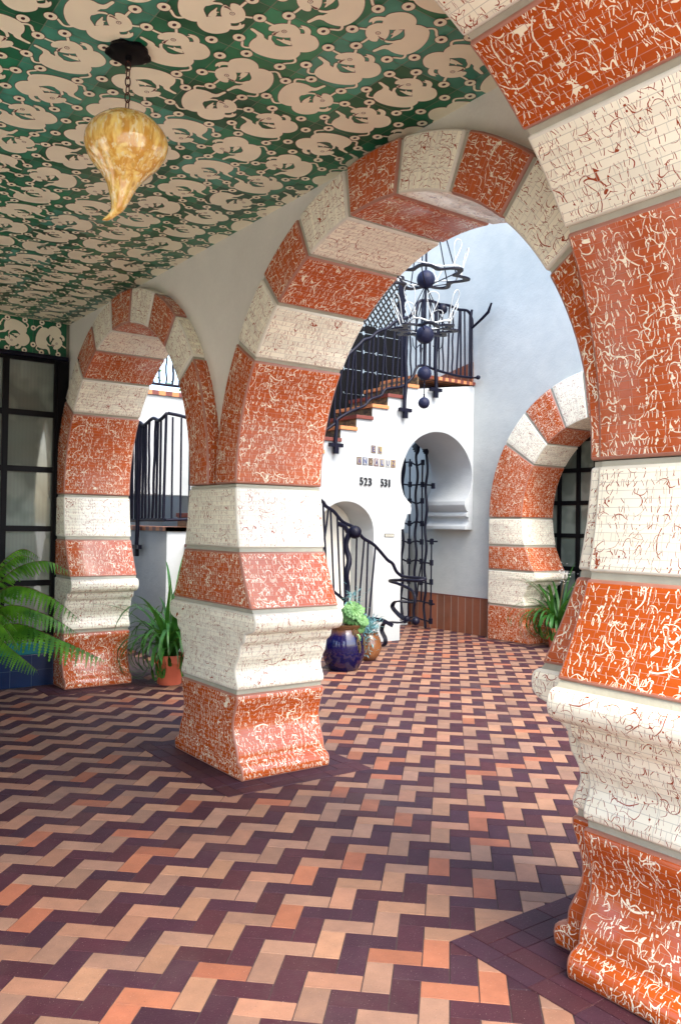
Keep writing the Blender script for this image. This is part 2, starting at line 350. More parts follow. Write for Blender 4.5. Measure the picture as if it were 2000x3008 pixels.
# ------------------------------------------------------------------ tiled blocks (voussoirs and pillar courses)
def block(name, A, B, y0, y1, axis, kind, parent):
    """A: inner polyline, B: outer polyline [(s,z)...] of equal length in the plane normal to axis; extruded y0..y1"""
    n = len(A)
    def P(p, t): return (p[0], t, p[1]) if axis == 1 else (t, p[0], p[1])
    bm = bmesh.new(); uvl = bm.loops.layers.uv.new('UVMap'); gl = bm.faces.layers.int.new('grp')
    V = [[bm.verts.new(P(p, t)) for p in L] for L in (A, B) for t in (y0, y1)]   # A0 A1 B0 B1
    la = [0]; lb = [0]
    for i in range(1, n):
        la.append(la[-1] + math.hypot(A[i][0] - A[i - 1][0], A[i][1] - A[i - 1][1])); lb.append(lb[-1] + math.hypot(B[i][0] - B[i - 1][0], B[i][1] - B[i - 1][1]))
    base = random.random() * .02
    def quad(vs, uvs, g):
        f = bm.faces.new(vs); f[gl] = g; f.smooth = True
        for l, u in zip(f.loops, uvs): l[uvl].uv = u
    K = max(2, int(round(math.hypot(A[0][0] - B[0][0], A[0][1] - B[0][1]) / .12)))
    for i in range(n - 1):
        wA = math.hypot(A[i][0] - B[i][0], A[i][1] - B[i][1]); wB = math.hypot(A[i + 1][0] - B[i + 1][0], A[i + 1][1] - B[i + 1][1])
        for (a, b, g, s) in ((0, 2, 0, 0), (1, 3, 1, 5.)):
            m0 = (la[i] + lb[i]) / 2 + base; m1 = (la[i + 1] + lb[i + 1]) / 2 + base
            quad([V[a][i], V[a][i + 1], V[b][i + 1], V[b][i]], [(s + .01 - wA / 2, m0), (s + .01 - wB / 2, m1), (s + .01 + wB / 2, m1), (s + .01 + wA / 2, m0)], g)
        quad([V[0][i], V[1][i], V[1][i + 1], V[0][i + 1]], [(8., la[i] + base), (8 + abs(y1 - y0), la[i] + base), (8 + abs(y1 - y0), la[i + 1] + base), (8., la[i + 1] + base)], 2)
        quad([V[2][i], V[3][i], V[3][i + 1], V[2][i + 1]], [(12., lb[i] + base), (12 + abs(y1 - y0), lb[i] + base), (12 + abs(y1 - y0), lb[i + 1] + base), (12., lb[i + 1] + base)], 3)
    quad([V[0][0], V[1][0], V[3][0], V[2][0]], [(0, 0)] * 4, 4); quad([V[0][-1], V[1][-1], V[3][-1], V[2][-1]], [(0, 0)] * 4, 5)
    bmesh.ops.recalc_face_normals(bm, faces=bm.faces)
    ed = [e for e in bm.edges if len(e.link_faces) == 2 and e.link_faces[0][gl] != e.link_faces[1][gl]]
    bmesh.ops.bevel(bm, geom=ed, offset=.013, segments=3, profile=.5, affect='EDGES', clamp_overlap=True, material=1)
    me = bpy.data.meshes.new(name); bm.to_mesh(me); bm.free()
    me.materials.append(M[kind]); me.materials.append(M[kind + '_edge'])
    me.shade_smooth(); me.set_sharp_from_angle(angle=R(50))
    o = bpy.data.objects.new(name, me); COL.objects.link(o); o.parent = parent
    return off(o, parent)

PROF = {  # z, protrusion into the opening
 'band_block': ('white', [(1.848, 0), (1.75, .008), (1.64, .02), (1.55, .036), (1.458, .055)]),
 'flared_block': ('orange', [(1.432, .06), (1.36, .088), (1.29, .118), (1.22, .15), (1.15, .185), (1.08, .225)]),
 'moulded_capital': ('white', [(1.056, .245), (1.045, .262), (1.03, .273), (1.0, .279), (.97, .273), (.952, .26), (.938, .24), (.928, .205), (.922, .17), (.915, .152), (.90, .15), (.885, .147), (.868, .138), (.856, .122), (.848, .106), (.835, .095), (.80, .088), (.765, .078), (.735, .055), (.71, .040), (.68, .033), (.65, .038), (.62, .055), (.59, .068), (.565, .067), (.553, .058)]),
 'base_block': ('orange', [(.527, .058), (.512, .07), (.48, .068), (.44, .05), (.40, .034), (.36, .023), (.32, .02), (.28, .028), (.24, .045), (.20, .066), (.17, .08), (.145, .086), (.125, .086), (.112, .09), (.104, .108), (.095, .128), (.078, .146), (.05, .153), (.022, .15), (.0, .142)]),
}
def pier(parent, sideA, sideB, y0, y1, axis, zs=1.0, flareA=1, flareB=1):
    """sideA/sideB: neck coordinates; the profile bulges outwards from the pier on both"""
    sg = 1 if sideB > sideA else -1
    for nm, (kind, pr_) in PROF.items():
        p = list(reversed(pr_))
        A = [(sideA - sg * s * flareA, z * zs) for z, s in p]; B = [(sideB + sg * s * flareB, z * zs) for z, s in p]
        block(nm, A, B, y0, y1, axis, kind, parent)
    mb = MB(); dz = .0
    q = [(z, s) for nm in ('base_block', 'moulded_capital', 'flared_block', 'band_block') for z, s in reversed(PROF[nm][1])]
    q = [(z, s) for z, s in q] + [(1.868, 0)]
    pts = [(sideA + sg * (.012 - s * flareA), z * zs) for z, s in q]; pts2 = [(sideB - sg * (.012 - s * flareB), z * zs) for z, s in q]
    d = (min(y0, y1) + .012, max(y0, y1) - .012)
    for i in range(len(pts) - 1): mb.prism([pts[i], pts[i + 1], pts2[i + 1], pts2[i]], d, axis)
    off(mb.build('mortar_core', M['mortar'], parent), parent)
SEAMS = [32.7, 48.9, 65.3, 81.8, 98.2, 114.7, 131.1, 147.3]
def ring(parent, cx, cz, r0, r1, y0, y1, axis, seams=SEAMS, zspring=1.872, sides=(1, 1), only=None):
    def pt(r, a): return (cx + r * math.cos(R(a)), cz + r * math.sin(R(a)))
    cols = ['white', 'orange'] * 6
    def arc(r, a0, a1, n): return [pt(r, a0 + (a1 - a0) * i / n) for i in range(n + 1)]
    ga = math.degrees(.011 / r0)
    if sides[0]: block('long_voussoir', [(cx + r0, zspring)] + arc(r0, 1, seams[0] - ga, 12), [(cx + r1, zspring)] + arc(r1, 1, seams[0] - ga, 12), y0, y1, axis, 'orange', parent)
    if sides[1]: block('long_voussoir', list(reversed([(cx - r0, zspring)] + arc(r0, 179, seams[-1] + ga, 12))), list(reversed([(cx - r1, zspring)] + arc(r1, 179, seams[-1] + ga, 12))), y0, y1, axis, 'orange', parent)
    for i in range(len(seams) - 1):
        block('voussoir', arc(r0, seams[i] + ga, seams[i + 1] - ga, 5), arc(r1, seams[i] + ga, seams[i + 1] - ga, 5), y0, y1, axis, cols[i], parent)
    mb = MB(); N = 40; d = (min(y0, y1) + .012, max(y0, y1) - .012)
    for i in range(N):
        a0, a1 = 180 * i / N, 180 * (i + 1) / N
        mb.prism([pt(r0 + .012, a0), pt(r0 + .012, a1), pt(r1 - .012, a1), pt(r1 - .012, a0)], d, axis)
    for s, g in ((1, sides[0]), (-1, sides[1])):
        if g: mb.prism([(cx + s * (r0 + .012), zspring + .0), (cx + s * (r0 + .012), cz), (cx + s * (r1 - .012), cz), (cx + s * (r1 - .012), zspring + .0)], d, axis)
    off(mb.build('mortar_core', M['mortar'], parent), parent)

Y0, Y1 = 2.612, 3.284
RI, RO = 1.36, 1.64
AC = {1: -3.345, 2: -6.735}
GP, GA = 'tiled pillars of the arcade', 'striped tile arches of the arcade'
p2 = empty('tiled_pillar', (-5.04, 2.95, 0), label='tiled pillar standing alone in the middle, between the two far arches of the passage', cat='pillar', group=GP)
pier(p2, AC[2] + RI, AC[1] - RI, Y0, Y1, 1)
p1 = empty('tiled_pillar', (-8.43, 2.95, 0), label='far left tiled pillar behind the fern, against the black window wall', cat='pillar', group=GP)
pier(p1, AC[2] - RI - .60, AC[2] - RI, Y0, Y1, 1, flareA=0)
p3 = empty('tiled_pillar', (-1.6, 2.95, 0), label='nearest and largest tiled pillar, cut by the right edge of the picture', cat='pillar', group=GP)
X3, X3b, YC3, ZC3, R3 = -1.943, -1.18, 1.146, 1.937, 1.46
pier(p3, X3b - .03, AC[1] + RI, Y0 + .006, Y1, 1, flareA=0)
pier(p3, 2.95, YC3 + R3, X3, X3b, 0, flareA=0)
a1 = empty('striped_arch', (AC[1], 2.95, 1.87), label='large horseshoe arch of orange and white tile in the centre, framing the stair court', cat='arch', group=GA)
ring(a1, AC[1], 1.9, RI, RO, Y0, Y1, 1)
a2 = empty('striped_arch', (AC[2], 2.95, 1.87), label='smaller looking far left horseshoe arch beside the black window wall', cat='arch', group=GA)
ring(a2, AC[2], 1.9, RI, RO, Y0, Y1, 1)
a3 = empty('striped_arch', (-1.55, YC3, 1.87), label='near overhead arch whose underside fills the top right corner', cat='arch', group=GA)
S3 = [30.7, 44.9, 59.2, 74.0, 90.0, 106.0, 120.8, 135.1, 149.3]
ring(a3, YC3, ZC3, R3, R3 + .30, X3, X3b, 0, seams=S3)
p0 = empty('tiled_pillar', (-1.55, -.6, 0), label='tiled pillar on the street side, outside the picture', cat='pillar', group=GP)
pier(p0, YC3 - R3 - .6, YC3 - R3, X3, X3b, 0, flareA=0)
# arch in the far court wall
Y4, Y4b, C4, Z4, R4, R4o = 8.93, 9.60, -6.64, 1.80, 1.27, 1.895
a4 = empty('striped_arch', (C4, 9.26, 1.7), label='distant horseshoe arch in the far court wall with a black grid window inside', cat='arch', group=GA)
ring(a4, C4, Z4, R4, R4o, Y4, Y4b, 1, zspring=1.762)
p4 = empty('tiled_pillar', (-8.22, 9.26, 0), label='distant tiled pillar at the brown wainscot under the far court arch', cat='pillar', group=GP)
pier(p4, C4 - R4o, C4 - R4, Y4, Y4b, 1, zs=.942, flareA=0)
p5 = empty('tiled_pillar', (-5.06, 9.26, 0), label='distant tiled pillar of the court arch hidden behind the near pillar', cat='pillar', group=GP)
pier(p5, C4 + R4, C4 + R4o, Y4, Y4b, 1, zs=.942, flareB=0)

# ------------------------------------------------------------------ walls with arched holes
def arch_wall(mb, x0, x1, zt, arches, y0, y1, axis=1, mi=0):
    xs = {x0, x1}
    for cx, cz, r, zb in arches:
        for i in range(33): xs.add(max(x0, min(x1, cx + r * math.cos(PI * i / 32))))
    xs = sorted(xs)
    def zb(x, side):
        b = 0
        for cx, cz, r, z0 in arches:
            if abs(x - cx) < r - 1e-6 or (abs(abs(x - cx) - r) < 1e-6 and ((x < cx) == (side > 0))):
                b = cz + math.sqrt(max(0, r * r - (x - cx) ** 2))
        return b
    for i in range(len(xs) - 1):
        a, b = xs[i], xs[i + 1]
        if b - a < 1e-5: continue
        za, zc = zb(a, 1), zb(b, -1)
        mb.prism([(a, za), (b, zc), (b, zt), (a, zt)], (y0, y1), axis, mi)
ZC = 3.575
mb = MB()
arch_wall(mb, -8.5, -1.16, ZC + .12, [(AC[1], 1.9, 1.60, 0), (AC[2], 1.9, 1.60, 0)], 2.712, 3.19)
w1 = tag(mb.build('arcade_wall', M['plaster'], None, merge=False), 'smooth grey plaster wall of the arcade above and between the striped arches', 'wall')
# remove pier cores of that wall from view is not needed: they stand inside the tiled pillars
mb = MB()
zt = 6.6
arch_wall(mb, -12.6, -1.2, zt, [(C4, Z4, R4o - .04, 0)], 9.10, 9.5)
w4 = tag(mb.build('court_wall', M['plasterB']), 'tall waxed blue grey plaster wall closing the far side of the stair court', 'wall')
mb = MB(); mb.box((-12.6, 9.08, 0), (-8.54, 9.105, .545))
off_w = mb.build('wainscot', M['wains'], w4)
mb = MB(); mb.box((-12.6, 9.075, .546), (-8.54, 9.105, .56)); mb.build('wainscot_cap', M['t_maroon'], w4)
mb = MB(); arch_wall(mb, -1.3, 3.19, ZC + .12, [(YC3, ZC3, R3 + .26, 0)], -1.86, -1.26, axis=0)
tag(mb.build('cross_wall', M['plaster']), 'plaster wall carrying the near overhead arch, above the street side opening', 'wall')
# window behind the far arch
def grid_window(name, cy, xs, zs, bw, axis, d, label, glassd):
    """xs: bar centres horizontally, zs: bar centres vertically"""
    root = empty(name, (0, 0, 0), label=label, cat='window')
    mb = MB()
    def bx(a0, a1, z0, z1, t0, t1, m_):
        m_.box((a0, t0, z0), (a1, t1, z1)) if axis == 1 else m_.box((t0, a0, z0), (t1, a1, z1))
    for x in xs: bx(x - bw / 2, x + bw / 2, zs[0], zs[-1], cy - d, cy + d, mb)
    for z in zs: bx(xs[0] - bw / 2 - .002, xs[-1] + bw / 2 + .002, z - bw / 2, z + bw / 2, cy - d + .004, cy + d - .004, mb)
    mb.build('frame', M['frame'], root)
    for i in range(len(xs) - 1):
        for j in range(len(zs) - 1):
            m2 = MB(); bx(xs[i] + bw / 2 - .005, xs[i + 1] - bw / 2 + .005, zs[j] + bw / 2 - .005, zs[j + 1] - bw / 2 + .005, cy + glassd - .004, cy + glassd + .004, m2)
            m2.build('pane', M['glass'], root)
    return root
gw = grid_window('grid_window', 9.85, [-8.32, -7.99, -7.655, -7.36, -7.02, -6.68, -6.34, -6.0, -5.66, -5.3, -4.95], [.1, .57, 1.04, 1.518, 1.99, 2.46, 2.9, 3.3], .062, 1, .03,
                 'black grid window seen through the distant court arch', .0)
mb = MB(); mb.box((-9.2, 9.95, 0), (-4.2, 10.05, 4)); mb.box((-8.6, 9.5, 2.93), (-4.6, 9.95, 3.1))
tag(mb.build('window_backing', M['plaster']), kind='structure')

# end wall of the passage: black window, cobalt plinth, tile band
XE = -8.35
we = grid_window('grid_window', XE, [2.60 - .485 * i for i in range(7)][::-1], [.50, 1.0, 1.53, 2.11, 2.655, 3.19], .055, 0, .03,
                 'black grid window at the left edge behind the fern, above the cobalt tiled plinth', -.01)
mb = MB(); mb.box((XE - .02, 2.60, .47), (XE + .045, 2.705, 3.2)); mb.box((XE - .02, -1, .46), (XE + .03, 2.7, .5)); mb.build('outer_frame', M['frame'], we)
mb = MB(); mb.box((XE + .01, -1, 3.195), (XE + .09, 2.69, 3.232)); mb.build('lintel_bar', M['iron'], we, bev=.006)
pl = empty('tiled_plinth', (XE, 1, 0), label='cobalt blue tiled plinth with teal border below the left window', cat='plinth')
mb = MB(); mb.box((XE - .1, -1, 0), (XE + .06, 2.69, .31)); off(mb.build('cobalt_tiles', M['cobalt'], pl, bev=.004), pl)
mb = MB(); mb.box((XE - .1, -1, .312), (XE + .064, 2.69, .43)); off(mb.build('teal_tiles', M['teal'], pl, bev=.01), pl)
mb = MB(); mb.box((XE - .3, -1.2, 0), (XE - .11, 2.9, 3.56)); tag(mb.build('end_wall', M['plaster']), 'wall behind the black window at the end of the passage', 'wall')

# ------------------------------------------------------------------ ceiling tiles with creature pattern
RINGS = [(-.25, -.5), (.25, -.5), (-.5, -.25), (-.5, .25), (-.25, .5), (.25, .5), (.5, .25), (.5, -.25)]
SH = [
 [(-.2, -.322), (-.112, -.362), (-.048, -.354), (.021, -.315), (.054, -.247), (.023, -.163), (-.047, -.099), (-.136, -.058), (-.205, -.058), (-.196, -.105), (-.188, -.14), (-.222, -.129), (-.276, -.108), (-.302, -.167), (-.267, -.254)],
 [(.025, -.236), (.125, -.304), (.222, -.325), (.295, -.292), (.364, -.222), (.392, -.129), (.369, -.038), (.32, .021), (.246, .055), (.151, .017), (.068, -.069), (.011, -.153)],
 [(.156, .013), (.248, .043), (.3, .119), (.293, .235), (.23, .308), (.103, .38), (-.037, .415), (-.167, .413), (-.276, .367), (-.323, .268), (-.324, .156), (-.277, .08), (-.203, .094), (-.124, .115), (-.034, .125), (.033, .106), (.103, .042)],
 [(.175, -.27), (.161, -.345), (.116, -.413), (.042, -.440), (-.026, -.418), (.012, -.400), (-.018, -.365), (.045, -.375), (.096, -.326), (.11, -.27)],
 [(-.25, .089), (-.290, .025), (-.373, .005), (-.46, -.012), (-.469, .020), (-.382, .05), (-.335, .085), (-.317, .16)],
 [(-.198, -.033), (-.218, .003), (-.19, .06), (-.15, .13), (-.06, .14), (-.08, .10), (-.145, .06), (-.175, .02)],
 [(.085, -.02), (.06, -.063), (.012, -.062), (-.018, -.047), (-.052, -.062), (-.04, -.028), (-.114, -.004), (-.048, .006), (.0, .014), (.055, .012), (.10, .0)],
]
LIMBS = [[(-.15, -.34), (-.188, -.419), (-.225, -.48)], [(-.259, -.217), (-.386, -.222), (-.48, -.246)], [(-.26, .36), (-.33, .40), (-.38, .385), (-.42, .31), (-.49, .25)], [(.28, .20), (.345, .27), (.34, .33), (.275, .40), (.235, .48)]]
T = .325
def rot4(p, k):
    for _ in range(k): p = (-p[1], p[0])
    return p
ROT = {(-3.19, 1.12): 0}
def motif(mb, P3, k, lvl):
    """P3(u,v,h): tile coords to 3D at height h off the surface"""
    def add(poly, h, mi): mb.face([P3(*rot4(q, k), h) for q in poly], mi)
    def grow(poly, e):
        n = len(poly); out = []; ar = sum(poly[i][0] * poly[(i + 1) % n][1] - poly[(i + 1) % n][0] * poly[i][1] for i in range(n)); sg = 1 if ar > 0 else -1
        for i in range(n):
            a, b = poly[i - 1], poly[(i + 1) % n]; dx, dy = b[0] - a[0], b[1] - a[1]; l = math.hypot(dx, dy) or 1
            out.append((poly[i][0] + sg * dy / l * e, poly[i][1] - sg * dx / l * e))
        return out
    for i, s in enumerate(SH):
        sp = spline(s, 3 if lvl else 2, True)
        gr_ = .010 if i < 3 else .003; add(grow(sp, gr_ + .007), .0005 + .0001 * i, 2); add(grow(sp, gr_), .0015 + .0001 * i, 1)
    for i, L in enumerate(LIMBS):
        sp = spline(L, 3); w = .017
        for e, h, mi in ((w + .008, .0002 + .00003 * i, 2), (w, .0012 + .00003 * i, 1)):
            l_, r_ = [], []
            for j, q in enumerate(sp):
                a, b = sp[max(0, j - 1)], sp[min(len(sp) - 1, j + 1)]; dx, dy = b[0] - a[0], b[1] - a[1]; l = math.hypot(dx, dy)
                l_.append((q[0] - dy / l * e, q[1] + dx / l * e)); r_.append((q[0] + dy / l * e, q[1] - dx / l * e))
            for j in range(len(sp) - 1): mb.face([P3(*rot4(q, k), h) for q in (l_[j], r_[j], r_[j + 1], l_[j + 1])], mi)
    c = (-.124, -.199)
    for r, h, mi in ((.033, .0028, 2), (.024, .003, 1), (.009, .0032, 2)):
        add([(c[0] + r * math.cos(2 * PI * j / 12), c[1] + r * math.sin(2 * PI * j / 12)) for j in range(12)], h, mi)
    add([(-.205, -.06), (-.20, -.105), (-.168, -.175), (-.178, -.10), (-.17, -.055)], .0027, 2)
def rings_on(mb, P3, pts):
    for c in pts:
        for r, h, mi in ((.086, .0034, 2), (.078, .0036, 1)):
            mb.face([P3(c[0] + r * math.cos(2 * PI * j / 18), c[1] + r * math.sin(2 * PI * j / 18), h) for j in range(18)], mi)
        mb.face([P3(c[0] + .032 * math.cos(2 * PI * j / 10), c[1] + .025 * math.sin(2 * PI * j / 10), .0038) for j in range(10)], 3)
GT = [(.014, .17, .072), (.02, .21, .10), (.055, .27, .19), (.012, .12, .055), (.035, .23, .13)]
mb = MB(); rn = random.Random(3)
cx0, cy0 = -3.03 + T / 2, 1.29 + T / 2
obs = {(-3.19, 1.13): 72, (-3.52, 1.13): -22, (-3.84, 1.13): 150, (-3.19, 1.45): -38, (-3.52, 1.45): 161, (-3.84, 1.45): -161, (-3.19, 1.78): -111, (-3.52, 1.78): 69, (-3.84, 1.78): 173,
       (-3.19, 2.1): 61, (-3.52, 2.1): -31, (-3.84, 2.1): -154, (-2.87, 1.78): -29, (-2.87, 1.45): 61, (-4.17, 1.13): -16, (-2.54, 2.1): -111, (-3.52, 2.43): 121}
nx0, nx1 = int((-8.35 - cx0) / T) - 1, int((-1.95 - cx0) / T) + 1
for i in range(nx0, nx1 + 1):
    for j in range(-7, 5):
        cx, cy = cx0 + i * T, cy0 + j * T
        x0, x1 = max(cx - T / 2, -8.35), min(cx + T / 2, -1.945); y0, y1 = cy - T / 2, min(cy + T / 2, 2.72)
        if x1 - x0 < .01 or y1 - y0 < .01: continue
        g = .0019
        for (a0, a1_, b0, b1_) in ((x0, min(cx, x1), y0, min(cy, y1)), (max(cx, x0), x1, y0, min(cy, y1)), (x0, min(cx, x1), max(cy, y0), y1), (max(cx, x0), x1, max(cy, y0), y1)):
            pass
        col = rn.choice(GT); kk = rn.uniform(.8, 1.25)
        mb.face([(x0 + g, y0 + g, ZC), (x0 + g, y1 - g, ZC), (x1 - g, y1 - g, ZC), (x1 - g, y0 + g, ZC)], 0, tuple(c * kk for c in col))
        k = rn.randrange(4)
        for (ox, oy), a in obs.items():
            if abs(ox - cx) < .1 and abs(oy - cy) < .1: k = round(((a + 111) % 360) / 90) % 4
        full = (x1 - x0 > T * .99 and y1 - y0 > T * .99)
        if cy < -.4: continue
        def P3(u, v, h, cx=cx, cy=cy, x0=x0, x1=x1, y1=y1): return (max(x0, min(x1, cx + u * T)), min(y1, cy + v * T), ZC - h)
        motif(mb, P3, k, cx > -5)
        P4 = lambda u, v, h, cx=cx, cy=cy: (max(-8.35, min(-1.946, cx + u * T)), min(2.715, cy + v * T), ZC - h)
        rings_on(mb, P4, [(-.25, -.5), (.25, -.5), (-.5, -.25), (-.5, .25)])
ce = empty('tiled_ceiling', (-5, 1, ZC), label='green glazed tile ceiling with cream curled creature figures and small linked rings', cat='ceiling')
M['dot'] = plain('dark_dot', (.05, .008, .012), .4)
M['tilejoint'] = plain('ceiling_joint', (.26, .26, .20), .7)
off(mb.build('ceiling_tiles', [M['green'], M['cream'], M['wine'], M['dot']], ce, smooth='leaf'), ce)
mb = MB(); mb.box((-8.35, -1.2, ZC + .0015), (-1.95, 2.72, ZC + .1)); off(mb.build('ceiling_slab', M['tilejoint'], ce), ce)
# band above the window
bd = MB()
for i in range(12):
    cy = 2.52 - i * T; y0, y1 = cy - T / 2, min(cy + T / 2, 2.712)
    bd.face([(XE + .02, y0 + .001, 3.232), (XE + .02, y1 - .001, 3.232), (XE + .02, y1 - .001, ZC - .004), (XE + .02, y0 + .001, ZC - .004)], 0, rn.choice(GT))
    def P3(u, v, h, cy=cy): return (XE + .02 + h, min(2.71, cy + u * T), max(3.236, min(ZC - .004, 3.405 + v * T)))
    motif(bd, P3, (i * 3 + 1) % 4, 1); rings_on(bd, P3, [(-.25, -.45), (.25, -.45), (-.5, -.25), (-.5, .25), (-.25, .45), (.25, .45)])
bd.box((XE - .1, -1.2, 3.22), (XE + .019, 2.715, ZC - .002), 4)
tag(bd.build('tile_frieze', [M['green'], M['cream'], M['wine'], M['dot'], M['tilejoint']], None, smooth='leaf'), 'green and cream tile frieze over the left window, below the ceiling', 'frieze')

# unseen masses above and beside the passage, added to shape its light
mb = MB(); mb.box((-12.6, -1.3, ZC + .12), (-1.16, 3.19, 5.6)); mb.box((-12.6, -1.3, 0), (-8.66, 2.7, ZC + .12)); tag(mb.build('sun_block_storey', M['plasterW']), 'plain white unseen mass over the passage, added to block the sun', 'building')  # added mass over the passage that keeps sunlight out of it
mb = MB()
for x in (-2.25, -4.4, -6.55, -8.5): mb.box((x - .45, -1.28, 0), (x + .45, -.85, 2.75))
mb.box((-8.8, -1.28, 2.75), (-1.95, -.85, ZC + .1))
tag(mb.build('added_street_wall', M['plaster']), 'plain unseen street side wall, added with openings sized to light the passage', 'wall')  # added wall; its openings set how much light reaches the ceiling

# ------------------------------------------------------------------ floor of herringbone bricks
BR, AN = .1016, .8076
bx0, by0 = -2.4424, 1.9434
ca, sa = math.cos(AN), math.sin(AN)
DARK = [(.048, .0135, .021), (.042, .0135, .023), (.053, .015, .020), (.040, .014, .024)]
LITE = [(.29, .150, .095), (.255, .148, .10), (.30, .165, .10), (.24, .138, .095)]
ORNG = [(.30, .115, .062), (.29, .105, .058)]
mb = MB(); rn = random.Random(11)
def brick(mb, P, z, col):
    g = .0014; c = (sum(p[0] for p in P) / 4, sum(p[1] for p in P) / 4)
    def ins(e):
        out = []
        for i in range(4):
            p = Vector(P[i]); a = (Vector(P[i - 1]) - p).normalized(); b = (Vector(P[(i + 1) % 4]) - p).normalized(); out.append(p + a * e + b * e)
        return out
    t = rn.uniform(-.0006, .0006)
    lo = [(p.x, p.y, z - .004) for p in ins(g)]; hi = [(p.x, p.y, z + t) for p in ins(g + .0016)]
    mb.mesh(lo + hi, [(4, 5, 6, 7), (0, 1, 5, 4), (1, 2, 6, 5), (2, 3, 7, 6), (3, 0, 4, 7)], 0, col)
def gp(a, b): return (bx0 + BR * (a * ca - b * sa), by0 + BR * (a * sa + b * ca))
for i in range(-75, 75):
    for j in range(-75, 75):
        for sh, cols in (((0, 0), 'L'), ((1, -1), 'D')):
            oa, ob = 2 * i + 2 * j + sh[0], 2 * i - 2 * j + sh[1]
            for (a, b, w, h) in ((oa, ob, 2, 1), (oa, ob - 2, 1, 2)):
                c = gp(a + w / 2, b + h / 2)
                if not (-11.5 < c[0] < .6 and -1.2 < c[1] < 10.0): continue
                if c[0] < -8.3 and c[1] < 4.0: continue
                if cols == 'D': col = rn.choice(DARK)
                else: col = rn.choice(ORNG) if rn.random() < .16 else rn.choice(LITE)
                k = rn.uniform(.85, 1.13); col = tuple(q * k for q in col)
                brick(mb, [gp(a, b), gp(a + w, b), gp(a + w, b + h), gp(a, b + h)], 0, col)
tag(mb.build('brick_paving', M['brick']), kind='structure')
mb = MB(); mb.face([(-400, -400, -.02), (400, -400, -.02), (400, 400, -.02), (-400, 400, -.02)])
tag(mb.build('ground', plain('street_concrete', (.60, .54, .46), .8, .3, var=.3, sc=1.5)), kind='structure')
mb = MB(); mb.face([(-13, -1.3, -.003), (.7, -1.3, -.003), (.7, 10.1, -.003), (-13, 10.1, -.003)])
tag(mb.build('paving_bed', M['sand']), kind='structure')
# dark border courses round each pillar
def border(x0, x1, y0, y1, n=2, sides='lrfb'):
    for k in range(n):
        e = .203 - k * BR
        X0, X1, Ya, Yb = x0 - e, x1 + e, y0 - e, y1 + e
        def run(ax, p0, p1, q0, q1):
            L = p1 - p0; m_ = max(1, round(L / .203)); d = L / m_
            s = d * .5 * (k % 2); pos = [p0] + [p0 + s + d * i for i in range(m_ + 1) if p0 + .01 < p0 + s + d * i < p1 - .01] + [p1]
            for a, b in zip(pos[:-1], pos[1:]):
                P = [(a, q0), (b, q0), (b, q1), (a, q1)] if ax == 0 else [(q0, a), (q1, a), (q1, b), (q0, b)]
                c = rn.choice(DARK); kk = rn.uniform(.9, 1.2); brick(bb, P, .0045, tuple(q * kk for q in c))
        if 'f' in sides: run(0, X0, X1, Ya, Ya + BR)
        if 'b' in sides: run(0, X0, X1, Yb - BR, Yb)
        if 'l' in sides: run(1, Ya + BR, Yb - BR, X0, X0 + BR)
        if 'r' in sides: run(1, Ya + BR, Yb - BR, X1 - BR, X1)
bb = MB()
border(-5.52, -4.56, Y0, Y1, 4); border(-8.95, -7.95, Y0, Y1, sides='rfb'); border(-2.17, -1.0, 2.50, Y1, 5)
border(-8.54, -7.74, Y4, Y4b, 1, 'rfb')
bb2 = bb.build('brick_border', M['brick']); tag(bb2, kind='structure')

# ------------------------------------------------------------------ pendant lamp
lc = Vector((-3.318, 1.299, 0))
lamp = empty('pendant_lamp', (lc.x, lc.y, ZC), label='amber blown glass teardrop lamp hanging on a chain from the ceiling', cat='lamp')
mb = MB(); N = 40; V = []
for zz, rr in ((-.003, .085), (-.018, .088), (-.026, .07)):
    V.append([(lc.x + (rr + .006 * math.sin(5 * t) + .004 * math.sin(9 * t + 1)) * math.cos(t), lc.y + (rr + .006 * math.sin(5 * t) + .004 * math.sin(9 * t + 1)) * math.sin(t), ZC + zz) for t in [2 * PI * j / N for j in range(N)]])
for a, b in ((0, 1), (1, 2)):
    for j in range(N): mb.face([V[a][j], V[a][(j + 1) % N], V[b][(j + 1) % N], V[b][j]])
mb.face(V[0]); mb.face(V[2]); mb.lathe([(.012, -.045), (.014, -.024)], (lc.x, lc.y, ZC), 10)
off(mb.build('canopy', M['frame'], lamp, smooth=30, merge=True), lamp)
mb = MB(); z = ZC - .045; k = 0
M['chain'] = plain('bronze_chain', (.07, .022, .015), .4, .5, metal=.6)
while z > 3.335:
    pts = []
    for j in range(14):
        t = 2 * PI * j / 14; s = .0095 * math.sin(t); h = .021 * math.cos(t)
        pts.append((lc.x + (s if k % 2 else s * .3), lc.y + (s * .3 if k % 2 else s), z - .021 + h))
    mb.tube(pts, .0028, 6, closed=True); z -= .033; k += 1
off(mb.build('chain', M['chain'], lamp, smooth=60), lamp)
prof = [(0, .004, 0), (.006, .028, 0), (.022, .058, 0), (.05, .088, 0), (.09, .115, 0), (.14, .139, 0), (.20, .157, 0), (.27, .167, 0), (.34, .166, .001), (.41, .154, .002), (.47, .136, .004), (.52, .113, .006), (.58, .089, .009), (.65, .065, .013), (.72, .051, .018), (.79, .039, .022), (.85, .030, .028), (.90, .023, .038), (.95, .018, .055), (1.0, .014, .078), (1.01, .006, .088)]
prof = spline(prof, 3)
V = []; F = []; N = 40
side = -Rt; HL = .465
